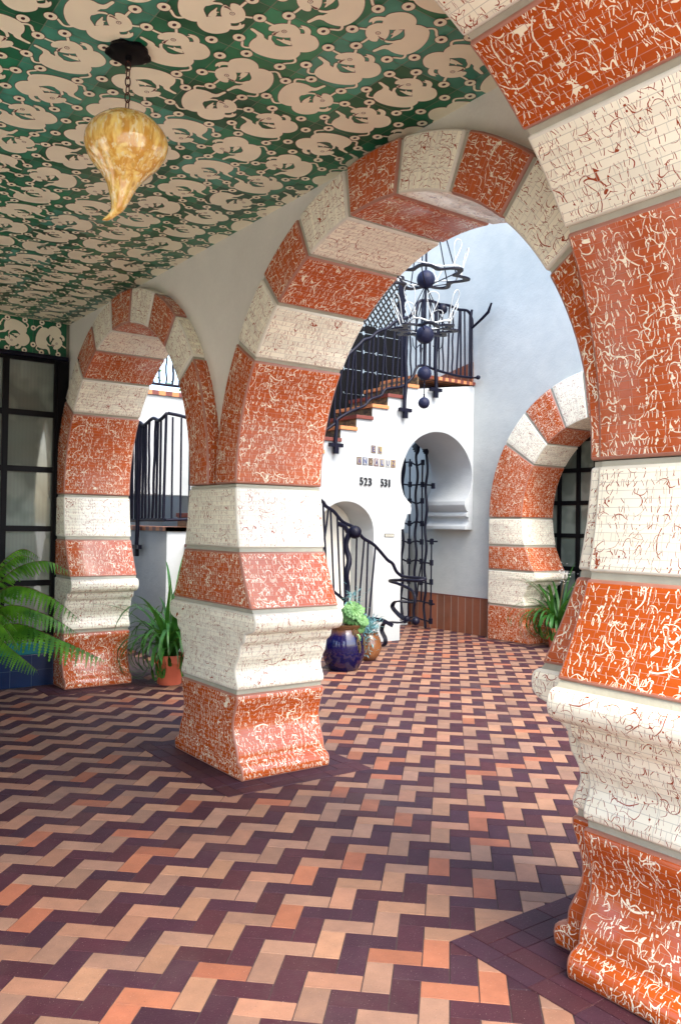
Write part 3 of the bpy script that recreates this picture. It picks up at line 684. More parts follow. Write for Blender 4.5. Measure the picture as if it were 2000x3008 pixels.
for i, (d, r, sh_) in enumerate(prof):
    bend = side * sh_
    for j in range(N):
        t = 2 * PI * j / N; rr = r * (1 + .018 * math.sin(3 * t - 2 * d) + .012 * math.sin(7 * t + 4 * d))
        V.append((lc.x + bend.x + rr * math.cos(t), lc.y + bend.y + rr * math.sin(t), 3.316 - d * HL + (.10 * (d - .88) if d > .88 else 0) * 1.2))
for i in range(len(prof) - 1):
    for j in range(N): F.append((i * N + j, i * N + (j + 1) % N, (i + 1) * N + (j + 1) % N, (i + 1) * N + j))
F.append(tuple(reversed(range(N)))); F.append(tuple(range((len(prof) - 1) * N, len(prof) * N)))
mb = MB(); mb.mesh(V, F); g = off(mb.build('glass_shade', M['amber'], lamp, smooth=80), lamp)

# ------------------------------------------------------------------ stair wall with niche and keyhole opening
XW, XB = -9.03, -9.92
steps = [(4.67, 1.735), (4.95, 1.91), (5.22, 2.085), (5.50, 2.26), (5.77, 2.43), (6.05, 2.605), (6.325, 2.78), (6.60, 2.95), (6.865, 3.12), (7.135, 3.295), (7.41, 3.468), (7.685, 3.645), (7.96, 3.815)]
key = [(7.69, 0), (7.69, 1.568), (7.742, 1.573), (7.752, 1.665), (7.787, 1.749), (7.798, 1.787), (7.86, 1.788), (7.872, 1.863), (7.857, 1.937), (7.807, 1.973)]
kc = spline([(7.807, 1.973), (7.725, 2.063), (7.675, 2.209), (7.668, 2.338), (7.687, 2.45), (7.745, 2.601), (7.84, 2.756), (8.011, 2.90), (8.211, 2.982), (8.365, 3.003), (8.549, 2.989), (8.764, 2.898), (8.929, 2.753), (9.043, 2.563), (9.074, 2.407), (9.055, 2.228), (8.998, 2.088), (8.935, 2.007)], 4)
outl = [(4.12, 0), (6.25, 0), (6.25, 1.516)] + [(6.72 - .47 * math.cos(PI * i / 20), 1.516 + .42 * math.sin(PI * i / 20)) for i in range(1, 20)] + [(7.19, 1.516), (7.19, 0)] + key + kc[1:] + [(8.925, 1.95), (8.952, 1.885), (9.0, 1.845), (8.965, 1.815), (8.96, 1.78), (9.017, 1.755), (9.02, 1.70), (8.99, 1.655), (8.945, 1.63), (8.94, 1.577), (9.098, 1.577), (9.098, 3.765)]
top = [(7.96, 3.765)]
for i in range(len(steps) - 1, -1, -1):
    y, z = steps[i]; zp = steps[i - 1][1] if i else 1.56
    top += [(y, z - .05), (y, zp - .05)]
top = [t for i, t in enumerate(top) if i == 0 or t != top[i - 1]][1:]
outl += top + [(4.12, 1.51)]
ow = []
for p in outl:
    if not ow or math.hypot(p[0] - ow[-1][0], p[1] - ow[-1][1]) > 1e-4: ow.append(p)
sw = empty('stair_wall', (XW, 6, 0), label='white plaster stair wall with an arched niche and a keyhole opening', cat='wall')
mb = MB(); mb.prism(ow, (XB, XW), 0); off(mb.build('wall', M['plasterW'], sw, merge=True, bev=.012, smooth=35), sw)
mb = MB(); mb.box((-9.55, 6.2, 0), (-9.60, 7.25, 2.0)); off(mb.build('niche_back', M['plaster'], sw), sw)
for i, (y, z) in enumerate(steps):
    y1 = steps[i + 1][0] if i + 1 < len(steps) else 9.095
    mat = M['t_orange'] if i % 2 == 1 else M['t_maroon']
    if i == len(steps) - 1:
        st = MB(); n = 9
        for q in range(n * 2):
            a = y + .02 + (9.095 - y - .02) * q / (n * 2); b = y + .02 + (9.095 - y - .02) * (q + 1) / (n * 2)
            st.box((XB, a, z - .05), (XW + .02, b, z), q % 2)
        off(st.build('landing_edge', [M['t_orange'], M['t_maroon']], sw), sw)
    else:
        mb = MB(); mb.box((XB, y - .025, z - .05), (XW + .03, y1 + .0, z)); off(mb.build('tread', mat, sw, bev=.006), sw)
    zp = steps[i - 1][1] if i else 1.56
    mb = MB(); mb.box((XB + .01, y - .004, zp + .001), (XW - .012, y + .02, z - .052)); off(mb.build('riser', M['mosaic'], sw), sw)
# landing block at the left
lb = empty('stair_landing', (-10, 4.4, 0), label='white plaster landing block with striped tile edge behind the left arch', cat='landing')
mb = MB(); mb.box((-11.6, 4.13, 0), (XW - .01, 4.66, 1.505)); off(mb.build('wall', M['plasterW'], lb, bev=.01), lb)
mb = MB(); n = 26
for q in range(n): mb.box((-11.6 + q * .1, 4.10, 1.51), (-11.6 + (q + 1) * .1, 4.67, 1.56), q % 2)
for q in range(6): mb.box((XW - .001, 4.10 + q * .095, 1.51), (XW + .03, 4.10 + (q + 1) * .095, 1.56), q % 2)
off(mb.build('tile_edge', [M['t_maroon'], M['t_orange']], lb), lb)
# upper gallery wall behind
gl = empty('gallery_wall', (-11, 5, 0), label='blue white gallery wall with striped tile coping beyond the left arch', cat='wall')
mb = MB(); mb.box((-11.6, 3.3, 2.0), (-10.9, 5.9, 3.385)); off(mb.build('wall', M['plasterW'], gl), gl)
mb = MB()
for q in range(26): mb.box((-11.6, 3.3 + q * .1, 3.387), (-10.87, 3.4 + q * .1, 3.45), q % 2)
off(mb.build('tile_coping', [M['t_maroon'], M['t_orange']], gl), gl)
mb = MB(); mb.box((-11.6, 4.66, 0), (-10.4, 9.02, 1.5)); mb.box((-12.6, 3.2, 0), (-12.3, 9.02, 2.9)); mb.box((-12.3, 5.5, 1.5), (-11.2, 5.9, 2.6))
tag(mb.build('rear_wall', M['plasterW']), 'white back wall behind the stair', 'wall')

# ------------------------------------------------------------------ lettering
def text_mesh(s, h, ex, mat, parent, name, M4, w=None, bold=0.):
    cu = bpy.data.curves.new(name, 'FONT'); cu.body = s; cu.size = 1; cu.extrude = ex; cu.align_x = 'CENTER'; cu.align_y = 'CENTER'; cu.offset = bold
    o = bpy.data.objects.new(name, cu); COL.objects.link(o); dg = bpy.context.evaluated_depsgraph_get(); dg.update()
    me = bpy.data.meshes.new_from_object(o.evaluated_get(dg)); bpy.data.objects.remove(o)
    xs = [v.co.x for v in me.vertices]; ys = [v.co.y for v in me.vertices]
    sx = (w / (max(xs) - min(xs))) if w else None; sy = h / (max(ys) - min(ys)); sx = sx or sy
    cxm, cym = (max(xs) + min(xs)) / 2, (max(ys) + min(ys)) / 2
    for v in me.vertices: v.co = Vector(((v.co.x - cxm) * sx, (v.co.y - cym) * sy, v.co.z))
    me.transform(M4); me.materials.append(mat)
    r = bpy.data.objects.new(name, me); COL.objects.link(r); r.parent = parent; return r
def onE(y, z, d): return Matrix(((0, 0, 1, XW + d), (1, 0, 0, y), (0, 1, 0, z), (0, 0, 0, 1)))
sg = empty('tile_name_sign', (XW, 7.2, 2.5), label='two rows of painted letter tiles spelling EL ANDALUZ on the white stair wall', cat='sign')
LC = [((.55, .48, .38), (.10, .10, .28), (.16, .09, .06)), ((.50, .40, .16), (.16, .15, .38), (.6, .58, .5)), ((.42, .36, .28), (.18, .16, .40), (.20, .13, .08)), ((.7, .72, .70), (.05, .12, .40), (.06, .10, .22)),
      ((.48, .40, .30), (.13, .08, .07), (.11, .08, .08)), ((.62, .60, .58), (.05, .05, .22), (.22, .03, .03)), ((.50, .50, .50), (.12, .16, .42), (.55, .42, .22)), ((.72, .75, .72), (.12, .14, .30), (.6, .64, .62)), ((.52, .42, .24), (.13, .10, .30), (.48, .30, .14))]
pos = [('E', 7.158, 2.669), ('L', 7.271, 2.665)] + [(c, 6.912 + i * .1003, 2.4955 - i * .0012) for i, c in enumerate('ANDALUZ')]
for i, (c, y, z) in enumerate(pos):
    bgc, fg, fr = [tuple(q * k_ for q in c3) for c3, k_ in zip(LC[i], (.55, .5, .5))]
    m1 = plain('letter_tile_ground', bgc, .2, .5); m2 = plain('letter_glaze', fg, .2, .5); m3 = plain('letter_tile_edge', fr, .2, .5)
    mb = MB(); mb.box((XW - .005, y - .038, z - .052), (XW + .008, y + .038, z + .052), 1); mb.box((XW + .0, y - .030, z - .044), (XW + .0095, y + .030, z + .044), 0)
    tl = off(mb.build('letter_tile', [m1, m3], sg), sg)
    off(text_mesh(c, .072, .002, m2, tl, 'letter', onE(y, z, .0105), .044, .02), sg)
nm = empty('house_numbers', (XW, 7.2, 2.2), label='black metal numbers 523 and 531 below the name tiles', cat='sign')
for s, ya, yb, z in (('523', 6.915, 7.138, 2.219), ('531', 7.283, 7.477, 2.215)):
    w = (yb - ya) / 3
    for i, c in enumerate(s): off(text_mesh(c, .106, .008, M['blacknum'], nm, 'numeral', onE(ya + w * (i + .5), z - i * .002, .012), w * (.74 if c != '1' else .34), .012), nm)
M['plaqueface'] = plain('plaque_enamel', (.42, .42, .36), .4)
pq = empty('wall_plaque', (XW, 7.465, 1.48), label='small white plaque with a thin dark border beside the niche', cat='plaque')
mb = MB(); mb.box((XW - .004, 7.38, 1.457), (XW + .008, 7.551, 1.505)); off(mb.build('plaque_frame', M['blacknum'], pq), pq)
mb = MB(); mb.box((XW, 7.386, 1.463), (XW + .010, 7.545, 1.499)); off(mb.build('plaque_face', M['plaqueface'], pq), pq)
mb = MB(); rq = random.Random(5)
for rw, zz in ((0, 1.489), (1, 1.475)):
    y = 7.40 + .02 * rw
    while y < 7.53 - .02 * rw:
        l = rq.uniform(.004, .014); mb.box((XW + .0095, y, zz - .004 + rq.uniform(0, .002)), (XW + .0108, y + l * .4, zz + .004)); y += l + .003
off(mb.build('plaque_writing', M['blacknum'], pq), pq)

# ------------------------------------------------------------------ wrought iron
def wig(P, n=5): return spline(P, n)
def railing(name, label, topline, botline, nb, plane, group=None, r=.0145, rr=.022, posts=(), lean=.05, seed=1, skip=()):
    """plane(p)->3D. topline/botline: 2D polylines; balusters between equal parameters"""
    root = empty(name, (0, 0, 0), label=label, cat='railing', group=group)
    tp = wig(topline, 5); bt = wig(botline, 5)
    m_ = MB(); m_.tube([plane(p) for p in tp], rr, 8); m_.build('handrail', M['iron'], root, smooth=60)
    m_ = MB(); m_.tube([plane(p) for p in bt], rr * .9, 8); m_.build('bottom_rail', M['iron'], root, smooth=60)
    rn2 = random.Random(seed)
    def at(L, s):
        for i in range(len(L) - 1):
            if (L[i][0] - s) * (L[i + 1][0] - s) <= 0 and abs(L[i + 1][0] - L[i][0]) > 1e-6:
                t = (s - L[i][0]) / (L[i + 1][0] - L[i][0]); return L[i][1] + (L[i + 1][1] - L[i][1]) * t
        return L[-1][1] if abs(L[-1][0] - s) < abs(L[0][0] - s) else L[0][1]
    s0, s1 = tp[0][0], tp[-1][0]
    for i in range(nb):
        s = s0 + (s1 - s0) * (i + .6) / nb; d = rn2.uniform(-lean, lean)
        za, zb_ = at(tp, s + d), at(bt, s); wv = rn2.choice((0, 0, .008)); m_ = MB(); m_.tube([plane((s + d * (1 - q / 8) + wv * math.sin(q * 1.9 + i), za + (zb_ - za) * q / 8)) for q in range(9)], r * rn2.uniform(.85, 1.15), 7); m_.build('baluster', M['iron'], root, smooth=60)
    for s, z0, z1 in posts:
        m_ = MB(); P = [(s + .012 * math.sin(9 * z), z) for z in [z0 + (z1 - z0) * q / 14 for q in range(15)]]
        m_.tube([plane(p, .02) for p in P], .027, 8); m_.box(Vector(plane((s - .11, z0 + .03), .0)), Vector(plane((s + .11, z0 + .08), .045))); m_.box(Vector(plane((s - .03, z0 - .06), .0)), Vector(plane((s + .03, z0 + .08), .05)))
        m_.build('post', M['iron'], root, smooth=60)
    return root
plE = lambda p, d=.0: (XW + .035 + d, p[0], p[1])
tl = [(4.9, 2.83), (5.1, 2.98), (5.3, 3.02), (5.5, 3.22), (5.75, 3.28), (5.95, 3.48), (6.2, 3.60), (6.4, 3.74), (6.62, 3.86), (6.852, 4.062), (6.94, 4.146), (7.052, 4.189), (7.188, 4.299), (7.35, 4.369), (7.466, 4.47), (7.657, 4.556), (7.802, 4.635), (7.875, 4.705), (7.91, 4.82), (7.996, 4.875), (8.198, 4.89), (8.328, 4.874), (8.511, 4.886), (8.698, 4.859), (8.887, 4.871), (8.965, 4.79), (8.985, 4.633)]
bl = [(4.9, 1.98), (5.2, 2.17), (5.5, 2.35), (5.8, 2.52), (6.1, 2.72), (6.46, 2.953), (6.522, 3.028), (6.738, 3.153), (6.958, 3.245), (7.07, 3.346), (7.252, 3.419), (7.344, 3.52), (7.628, 3.588), (7.82, 3.74), (7.891, 3.88), (8.015, 3.933), (8.321, 3.895), (8.717, 3.866), (9.01, 3.875)]
ur = railing('stair_railing', 'black wrought iron railing with wavy handrail climbing the upper stair flight to the landing', tl, bl, 46, plE, posts=((6.48, 2.62, 3.0), (7.675, 3.20, 4.37), (8.25, 3.55, 4.88)), seed=4)
m_ = MB(); m_.ball((XW + .06, 8.36, 4.80), .075, 14); m_.build('knob', M['iron'], ur, smooth=60)
m_ = MB(); m_.tube([plE(p) for p in wig([(8.985, 4.633), (9.0, 4.66), (8.99, 4.75), (8.97, 4.80), (8.985, 4.9)])], .02, 8)
m_.tube([(XW + .04, 8.985, 4.62), (XW + .25, 9.0, 4.74), (XW + .38, 8.98, 4.80), (XW + .45, 8.97, 4.92)], [.018, .022, .024, .014], 8); m_.tube([(XW + .035, 8.985, 4.63), (XW + .035, 9.0, 3.87), (XW + .16, 9.0, 3.86)], .02, 8); m_.ball((XW + .17, 9.0, 3.86), .035, 10)
m_.build('scroll_end', M['iron'], ur, smooth=60)
plL = lambda p, d=.0: (p[0], 4.09 - d, p[1])
lr = railing('stair_railing', 'black wrought iron railing of the landing seen through the left arch', [(-11.0, 2.72), (-10.6, 2.80), (-10.2, 2.78), (-9.864, 2.85), (-9.686, 2.80), (-9.431, 2.86), (-9.237, 2.82), (-9.03, 2.88)], [(-11., 1.64), (-10.1, 1.63), (-9.6, 1.64), (-9.03, 1.64)], 19, plL, r=.017, posts=((-9.79, 1.25, 2.82),), seed=8)
m_ = MB(); m_.tube([plE(p) for p in wig([(4.09, 2.88), (4.3, 2.855), (4.6, 2.78), (4.9, 2.83)])], .02, 8); m_.tube([plE(p) for p in [(4.09, 1.64), (4.5, 1.66), (4.9, 1.98)]], .018, 8)
for q in range(7): m_.tube([plE((4.16 + q * .11, 1.66 + max(0, q - 4) * .06)), plE((4.15 + q * .11, 2.84))], .012, 7)
m_.build('return_rail', M['iron'], lr, smooth=60)
ur2 = railing('gallery_railing', 'small blue black railing on top of the far gallery wall', [(4.2, 4.25), (4.6, 4.22), (5.0, 4.27), (5.5, 4.2)], [(4.2, 3.56), (4.8, 3.56), (5.5, 3.56)], 13, lambda p, d=0: (-11.0 + d, p[0], p[1]), seed=9)
# lower flight
XL = -8.3
lrl = [(5.2, 2.20), (5.5, 2.02), (5.70, 1.95), (5.811, 1.894), (5.861, 1.84), (5.979, 1.779), (6.121, 1.654), (6.325, 1.576), (6.43, 1.462), (6.599, 1.381), (6.707, 1.297), (6.838, 1.18), (6.926, 1.128), (6.994, 1.026), (7.08, .965)]
lrb = [(5.2, 1.30), (5.6, 1.05), (6.0, .80), (6.4, .52), (6.55, .44)]
lf = railing('stair_railing', 'black wrought iron railing of the lower flight whose handrail curls down into a ribbon scroll', lrl, lrb, 1, lambda p, d=0: (XL, p[0], p[1]), seed=2)
for o in [c for c in COL.objects if c.parent == lf and c.name.startswith('baluster')]: bpy.data.objects.remove(o)
def atl(L, s):
    for i in range(len(L) - 1):
        if L[i][0] <= s <= L[i + 1][0]: return L[i][1] + (L[i + 1][1] - L[i][1]) * (s - L[i][0]) / (L[i + 1][0] - L[i][0])
    return L[-1][1]
for yt, yb in ((5.30, 5.34), (5.44, 5.46), (5.58, 5.55), (5.72, 5.70), (5.815, 5.90), (5.90, 5.78), (5.93, 6.0), (6.03, 6.10), (6.12, 6.17), (6.34, 6.33), (6.46, 6.38), (6.52, 6.50), (6.64, 6.55)):
    m_ = MB(); m_.tube([(XL, yt, atl(lrl, yt)), (XL, yb, atl(lrb, yb))], .0125, 7); m_.build('baluster', M['iron'], lf, smooth=60)
m_ = MB(); P = [(XL + .02 * math.sin(13 * z), 6.20 + .022 * math.sin(17 * z), z) for z in [.62 + .95 * q / 20 for q in range(21)]]; m_.tube(P, .036, 8); m_.ball((XL + .05, 6.27, 1.53), .085, 14); m_.tube([(XL, 6.05, 1.63), (XL, 6.15, 1.60), (XL, 6.22, 1.5)], .03, 8); m_.build('newel_post', M['iron'], lf, smooth=45)
sp = spline([(XL, 7.08, .965), (-8.16, 7.10, .955), (-7.95, 7.13, .957), (-7.86, 7.10, .95), (-7.90, 7.0, .935), (-8.15, 6.93, .925), (-8.38, 6.95, .90), (-8.30, 7.03, .865), (-8.08, 7.06, .80), (-8.0, 7.05, .72), (-8.0, 7.05, .64)], 5)
m_ = MB(); m_.tube(sp, .02, 8); m_.build('scroll', M['iron'], lf, smooth=60)
rb = spline([(-8.0, 7.08, .65), (-8.10, 7.02, .645), (-8.30, 7.0, .64), (-8.40, 7.02, .56), (-8.32, 7.05, .47), (-8.22, 7.06, .42), (-8.16, 7.08, .41), (-8.2, 7.0, .375), (-8.42, 6.96, .36), (-8.50, 6.95, .32), (-8.55, 6.97, .23), (-8.50, 6.99, .13), (-8.51, 6.99, .06), (-8.58, 6.97, .02), (-8.70, 6.95, .012)], 6)
m_ = MB(); m_.ribbon(rb, [Vector((.35, .9, .15)).normalized()] * len(rb), .055, .014); m_.ball((-8.17, 7.07, .42), .045, 12); m_.ball((-8.0, 7.07, .41), .055, 12); m_.tube([(-8.2, 7.06, .40), (-7.98, 7.08, .41), (-7.95, 7.08, .42)], .014, 8); m_.build('ribbon_scroll', M['iron'], lf, smooth=45)
m_ = MB(); q = spline([(-8.45, 6.75, .36), (-8.6, 6.45, .42), (-8.62, 6.3, .40)], 6); m_.ribbon([(-8.28, 6.93, .33), (-8.32, 6.80, .40), (-8.34, 6.66, .425), (-8.34, 6.5, .42), (-8.32, 6.3, .40)], [Vector((.2, .4, 1))] * 5, .05, .012); m_.build('ribbon_bar', M['iron'], lf, smooth=45)
fl = empty('lower_stair', (-8.65, 5.8, 0), label='low plastered lower stair flight mostly hidden behind pillar and pots', cat='stairs')
mb = MB(); mt = MB()
for i in range(8):
    y = 6.42 - i * .26
    mb.box((-9.02, y - .26, 0), (-8.34, y, .17 * (i + 1) - .04)); mt.box((-9.02, y - .26, .17 * (i + 1) - .038), (-8.32, y + .02, .17 * (i + 1)), i % 2)
off(mb.build('wall', M['plasterW'], fl), fl); off(mt.build('treads', [M['t_orange'], M['t_maroon']], fl), fl)
# trellis gate against the court wall
YG = 8.86
tg = empty('iron_gate', (-10, YG, 0), label='black iron trellis of wavy bars topped by two bird heads, inside the keyhole opening', cat='gate')
def bar(nm, P, r, n=4):
    m_ = MB(); m_.tube([(x, YG, z) for x, z in wig(P, n)], r, 7); return off(m_.build(nm, M['iron'], tg, smooth=60), tg)
def wavy(x, z0, z1, a, ph, per=.62):
    n = int((z1 - z0) / .08); return [(x + a * math.sin(2 * PI * (z0 + (z1 - z0) * i / n) / per + ph), z0 + (z1 - z0) * i / n) for i in range(n + 1)]
bar('wavy_bar', wavy(-10.37, .1, 2.75, .022, .3), .021, 2); bar('wavy_bar', wavy(-10.05, .16, 2.80, .022, 2.2), .021, 2); bar('wavy_bar', wavy(-9.815, .02, 2.76, .020, 1.2), .021, 2)
bar('thin_bar', [(-10.22, 2.70), (-10.21, 2.0), (-10.205, 1.0), (-10.207, .10)], .014); bar('thin_bar', [(-9.914, 2.66), (-9.915, 2.0), (-9.89, 1.0), (-9.90, .42)], .014); bar('thin_bar', [(-9.678, 1.43), (-9.675, .8), (-9.673, .12)], .012)
bar('thin_bar', [(-9.90, 1.05), (-9.96, .80), (-10.0, .50)], .012)
for z, xe, w in ((2.63, -9.91, -.04), (2.28, -9.66, .0), (2.01, -9.91, -.03), (1.66, -9.90, .03), (1.36, -9.90, .02), (1.055, -9.67, .02), (.735, -9.67, .0), (.43, -9.60, .0), (.15, -9.67, .02)):
    bar('cross_bar', [(-10.38, z + .02), (-10.21, z - w * .5), (-10.05, z + w), (-9.91, z + .0)] + ([(-9.8, z - .01), (xe, z - .02)] if xe > -9.9 else []), .014)
bar('cross_bar', [(-9.82, 1.385), (-9.55, 1.385)], .014)
CL = []
for x, zs_ in ((-10.21, (2.62, 2.29, 2.02, 1.66, 1.37, 1.05, .73)), (-9.91, (2.63, 2.28, 2.02, 1.66, 1.37, 1.06, .73)), (-9.675, (1.38, 1.05, .75, .43, .14))):
    CL += [(x, z) for z in zs_]
CL += [(-9.66, 2.25)]
for x, z in CL:
    m_ = MB(); m_.box((x - .028, YG - .02, z - .045), (x + .028, YG + .02, z + .045)); off(m_.build('collar', M['iron'], tg, bev=.008), tg)
for x, z, s in ((-10.05, 2.76, 1.), (-9.83, 2.73, .78)):
    hd = [(0, 0), (.035, .05), (.045, .11), (.06, .16), (.065, .22), (.04, .26), (-.02, .275), (-.075, .27), (-.085, .245), (-.05, .235), (-.015, .22), (-.03, .19), (-.07, .165), (-.10, .13), (-.075, .11), (-.085, .08), (-.05, .075), (-.055, .045), (-.02, .04)]
    m_ = MB(); m_.prism([(x + a * s * 1.1, z + b * s) for a, b in spline(hd, 3, True)], (YG - .018, YG + .018), 1); off(m_.build('bird_head', M['iron'], tg, bev=.004, smooth=40), tg)
# dark cut screen behind the upper flight
sc_ = empty('iron_screen', (-10.2, 7.7, 1.56), label='tall dark pierced screen door behind the upper stair flight with a diamond lattice top', cat='gate')
mb = MB(); ysl = [5.5, 5.9, 6.3, 6.7, 7.10, 7.48, 7.86, 8.13, 8.27, 8.66]; zsl = [2.4, 2.8, 3.2, 3.62, 4.0, 4.3, 4.59, 4.72]
for i in range(len(ysl) - 1):
    for j in range(len(zsl) - 1):
        e = .010 if i in (5, 6, 7) or rn.random() < .12 else -.001; f = .007 if j > 2 and i > 4 else -.001
        a, b, c, d = ysl[i] + max(e, 0), ysl[i + 1] - max(e, 0), zsl[j] + max(f, 0), zsl[j + 1] - max(f, 0)
        if e > 0 and f > 0:
            h = .022; mb.prism([(a + h, c), (b - h, c), (b - h, c + h), (b, c + h), (b, d - h), (b - h, d - h), (b - h, d), (a + h, d), (a + h, d - h), (a, d - h), (a, c + h), (a + h, c + h)], (-10.215, -10.19), 0)
        else: mb.prism([(a, c), (b, c), (b, d), (a, d)], (-10.215 + .001 * ((i + j) % 2), -10.19 + .001 * ((i + j) % 2)), 0)
off(mb.build('door_panel', M['frame'], sc_), sc_)
mb = MB()
for k in range(-9, 10):
    for s in (1, -1):
        c = 8.30 + k * .105; a, b = (c - .36, 4.72), (c + .36, 5.60)
        if s < 0: a, b = (c + .36, 4.72), (c - .36, 5.60)
        pts = [p for p in [(a[0] + (b[0] - a[0]) * t / 40, a[1] + (b[1] - a[1]) * t / 40) for t in range(41)] if 7.62 < p[0] < 8.55]
        if len(pts) > 1: mb.tube([(-10.2 + .012 * s, pts[0][0], pts[0][1]), (-10.2 + .012 * s, pts[-1][0], pts[-1][1])], .0135, 6)
off(mb.build('lattice', M['frame'], sc_), sc_)
mb = MB(); e = [(8.54, 4.70), (8.56, 5.62), (8.64, 5.62)] + [(8.66 + (.035 if i % 2 else 0), 5.55 - i * .045) for i in range(18)] + [(8.66, 4.70)]
mb.prism(e, (-10.22, -10.18), 0); mb.box((-10.22, 8.63, 1.56), (-10.18, 8.70, 4.72)); off(mb.build('toothed_post', M['iron'], sc_), sc_)
# brown skirting wedge on the landing
mb = MB(); mb.prism([(-9.9, 3.82), (-9.06, 3.82), (-9.06, 4.13), (-9.9, 3.98)], (9.07, 9.097), 1); mb.build('stair_skirting', M['wains'], sw).matrix_parent_inverse = sw.matrix_world.inverted()
for o in COL.objects:
    if o.name.startswith('stair_skirting'): o.matrix_parent_inverse.identity(); off(o, sw)

# ------------------------------------------------------------------ chandelier
cc = Vector((-6.93, 6.2, 0))
chn = empty('chandelier', (cc.x, cc.y, 5.6), label='black iron chandelier with wavy flat rings, white glass loops and a string of dark balls', cat='chandelier')
def wavyring(z, r, lobes, amp, w, nm, ph=0):
    m_ = MB(); n = 120; V = []
    for i in range(n):
        t = 2 * PI * i / n; rr = r + amp * math.sin(lobes * t + ph)
        V.append([(cc.x + (rr + q) * math.cos(t), cc.y + (rr + q) * math.sin(t), z + h) for q, h in ((-w / 2, -.008), (w / 2, -.008), (w / 2, .008), (-w / 2, .008))])
    for i in range(n):
        for j in range(4): m_.face([V[i][j], V[i][(j + 1) % 4], V[(i + 1) % n][(j + 1) % 4], V[(i + 1) % n][j]])
    return off(m_.build(nm, M['iron'], chn, merge=True), chn)
wavyring(4.385, .40, 7, .065, .075, 'upper_ring', .6); wavyring(3.80, .29, 8, .055, .085, 'lower_ring')
for z, r in ((4.365, .102), (3.745, .102), (3.314, .079), (2.987, .064)):
    m_ = MB(); m_.ball((cc.x, cc.y, z), r, 24); off(m_.build('iron_ball', M['ironb'], chn, smooth=80), chn)
m_ = MB()
for i in range(5):
    t = 2 * PI * i / 5 + .4; m_.tube([(cc.x + .36 * math.cos(t), cc.y + .36 * math.sin(t), 4.385), (cc.x + .02 * math.cos(t), cc.y + .02 * math.sin(t), 5.5)], .007, 6)
    m_.tube([(cc.x + .36 * math.cos(t), cc.y + .36 * math.sin(t), 4.385), (cc.x, cc.y, 4.28)], .006, 6); m_.tube([(cc.x + .25 * math.cos(t), cc.y + .25 * math.sin(t), 3.80), (cc.x + .02 * math.cos(t), cc.y + .02 * math.sin(t), 4.27)], .006, 6)
    m_.tube([(cc.x + .27 * math.cos(t), cc.y + .27 * math.sin(t), 3.80), (cc.x, cc.y, 3.78)], .007, 6)
m_.tube([(cc.x, cc.y, 6.4), (cc.x, cc.y, 3.7)], .012, 8); m_.tube([(cc.x, cc.y, 3.66), (cc.x, cc.y, 3.39)], .02, 8); m_.tube([(cc.x, cc.y, 3.24), (cc.x, cc.y, 3.04)], .006, 6)
for z in (3.22, 3.19, 3.08, 3.06): m_.ball((cc.x, cc.y, z), .012, 8)
for t in (.6, 2.7, 4.8): m_.tube([(cc.x + .09 * math.cos(t), cc.y + .09 * math.sin(t), 3.62), (cc.x + .15 * math.cos(t), cc.y + .15 * math.sin(t), 3.56), (cc.x + .19 * math.cos(t), cc.y + .19 * math.sin(t), 3.60), (cc.x + .2 * math.cos(t), cc.y + .2 * math.sin(t), 3.68)], .005, 6)
off(m_.build('rods', M['iron'], chn, smooth=60), chn)
def loop(t, r, z, h, w, tilt, nm='glass_loop'):
    c = Vector((cc.x + r * math.cos(t), cc.y + r * math.sin(t), z)); d = Vector((math.cos(t), math.sin(t), 0)); s = Vector((-math.sin(t), math.cos(t), 0))
    P = []
    for i in range(17):
        a = i / 16; u = math.sin(2 * PI * a) * w * (.3 + .7 * math.sin(PI * a)); v = math.sin(PI * a) * h
        P.append(c + s * u + Vector((0, 0, 1)) * v + d * v * tilt + s * .03 * (a - .5))
    m_ = MB(); m_.tube(spline([tuple(p) for p in P], 2), .0047, 7); off(m_.build(nm, M['glasstube'], chn, smooth=60), chn)
for i, (t, h) in enumerate(((-.9, .25), (.1, .28), (1.1, .33), (2.1, .25), (3.3, .3), (4.3, .28), (5.0, .2))): loop(t, .40, 4.42, h, .075, .25)
for i, (t, h) in enumerate(((-1.2, .38), (-.5, .3), (.35, .36), (1.2, .30), (2.0, .28), (2.9, .38), (3.7, .34), (4.5, .33))): loop(t, .27, 3.83, h, .085, .35)
m_ = MB(); m_.tube(spline([(cc.x + (.27 + .03 * math.sin(5 * t)) * math.cos(t), cc.y + (.27 + .03 * math.sin(5 * t)) * math.sin(t), 3.85 + .02 * math.sin(4 * t)) for t in [2 * PI * i / 20 for i in range(20)]], 3, True), .009, 7, closed=True); off(m_.build('glass_ring', M['glasstube'], chn, smooth=60), chn)
m_ = MB(); m_.tube(spline([(cc.x + (.38 + .04 * math.sin(5 * t)) * math.cos(t), cc.y + (.38 + .04 * math.sin(5 * t)) * math.sin(t), 4.43 + .015 * math.sin(4 * t)) for t in [2 * PI * i / 20 for i in range(20)]], 3, True), .008, 7, closed=True); off(m_.build('glass_ring', M['glasstube'], chn, smooth=60), chn)
mb = MB(); mb.box((cc.x - .12, cc.y - .12, 6.3), (cc.x + .12, cc.y + .12, 6.42)); mb.box((cc.x - .08, 3.1, 6.42), (cc.x + .08, 9.2, 6.6)); tag(mb.build('court_beam', M['frame']), 'dark beam across the court top carrying the chandelier, outside the picture', 'beam')

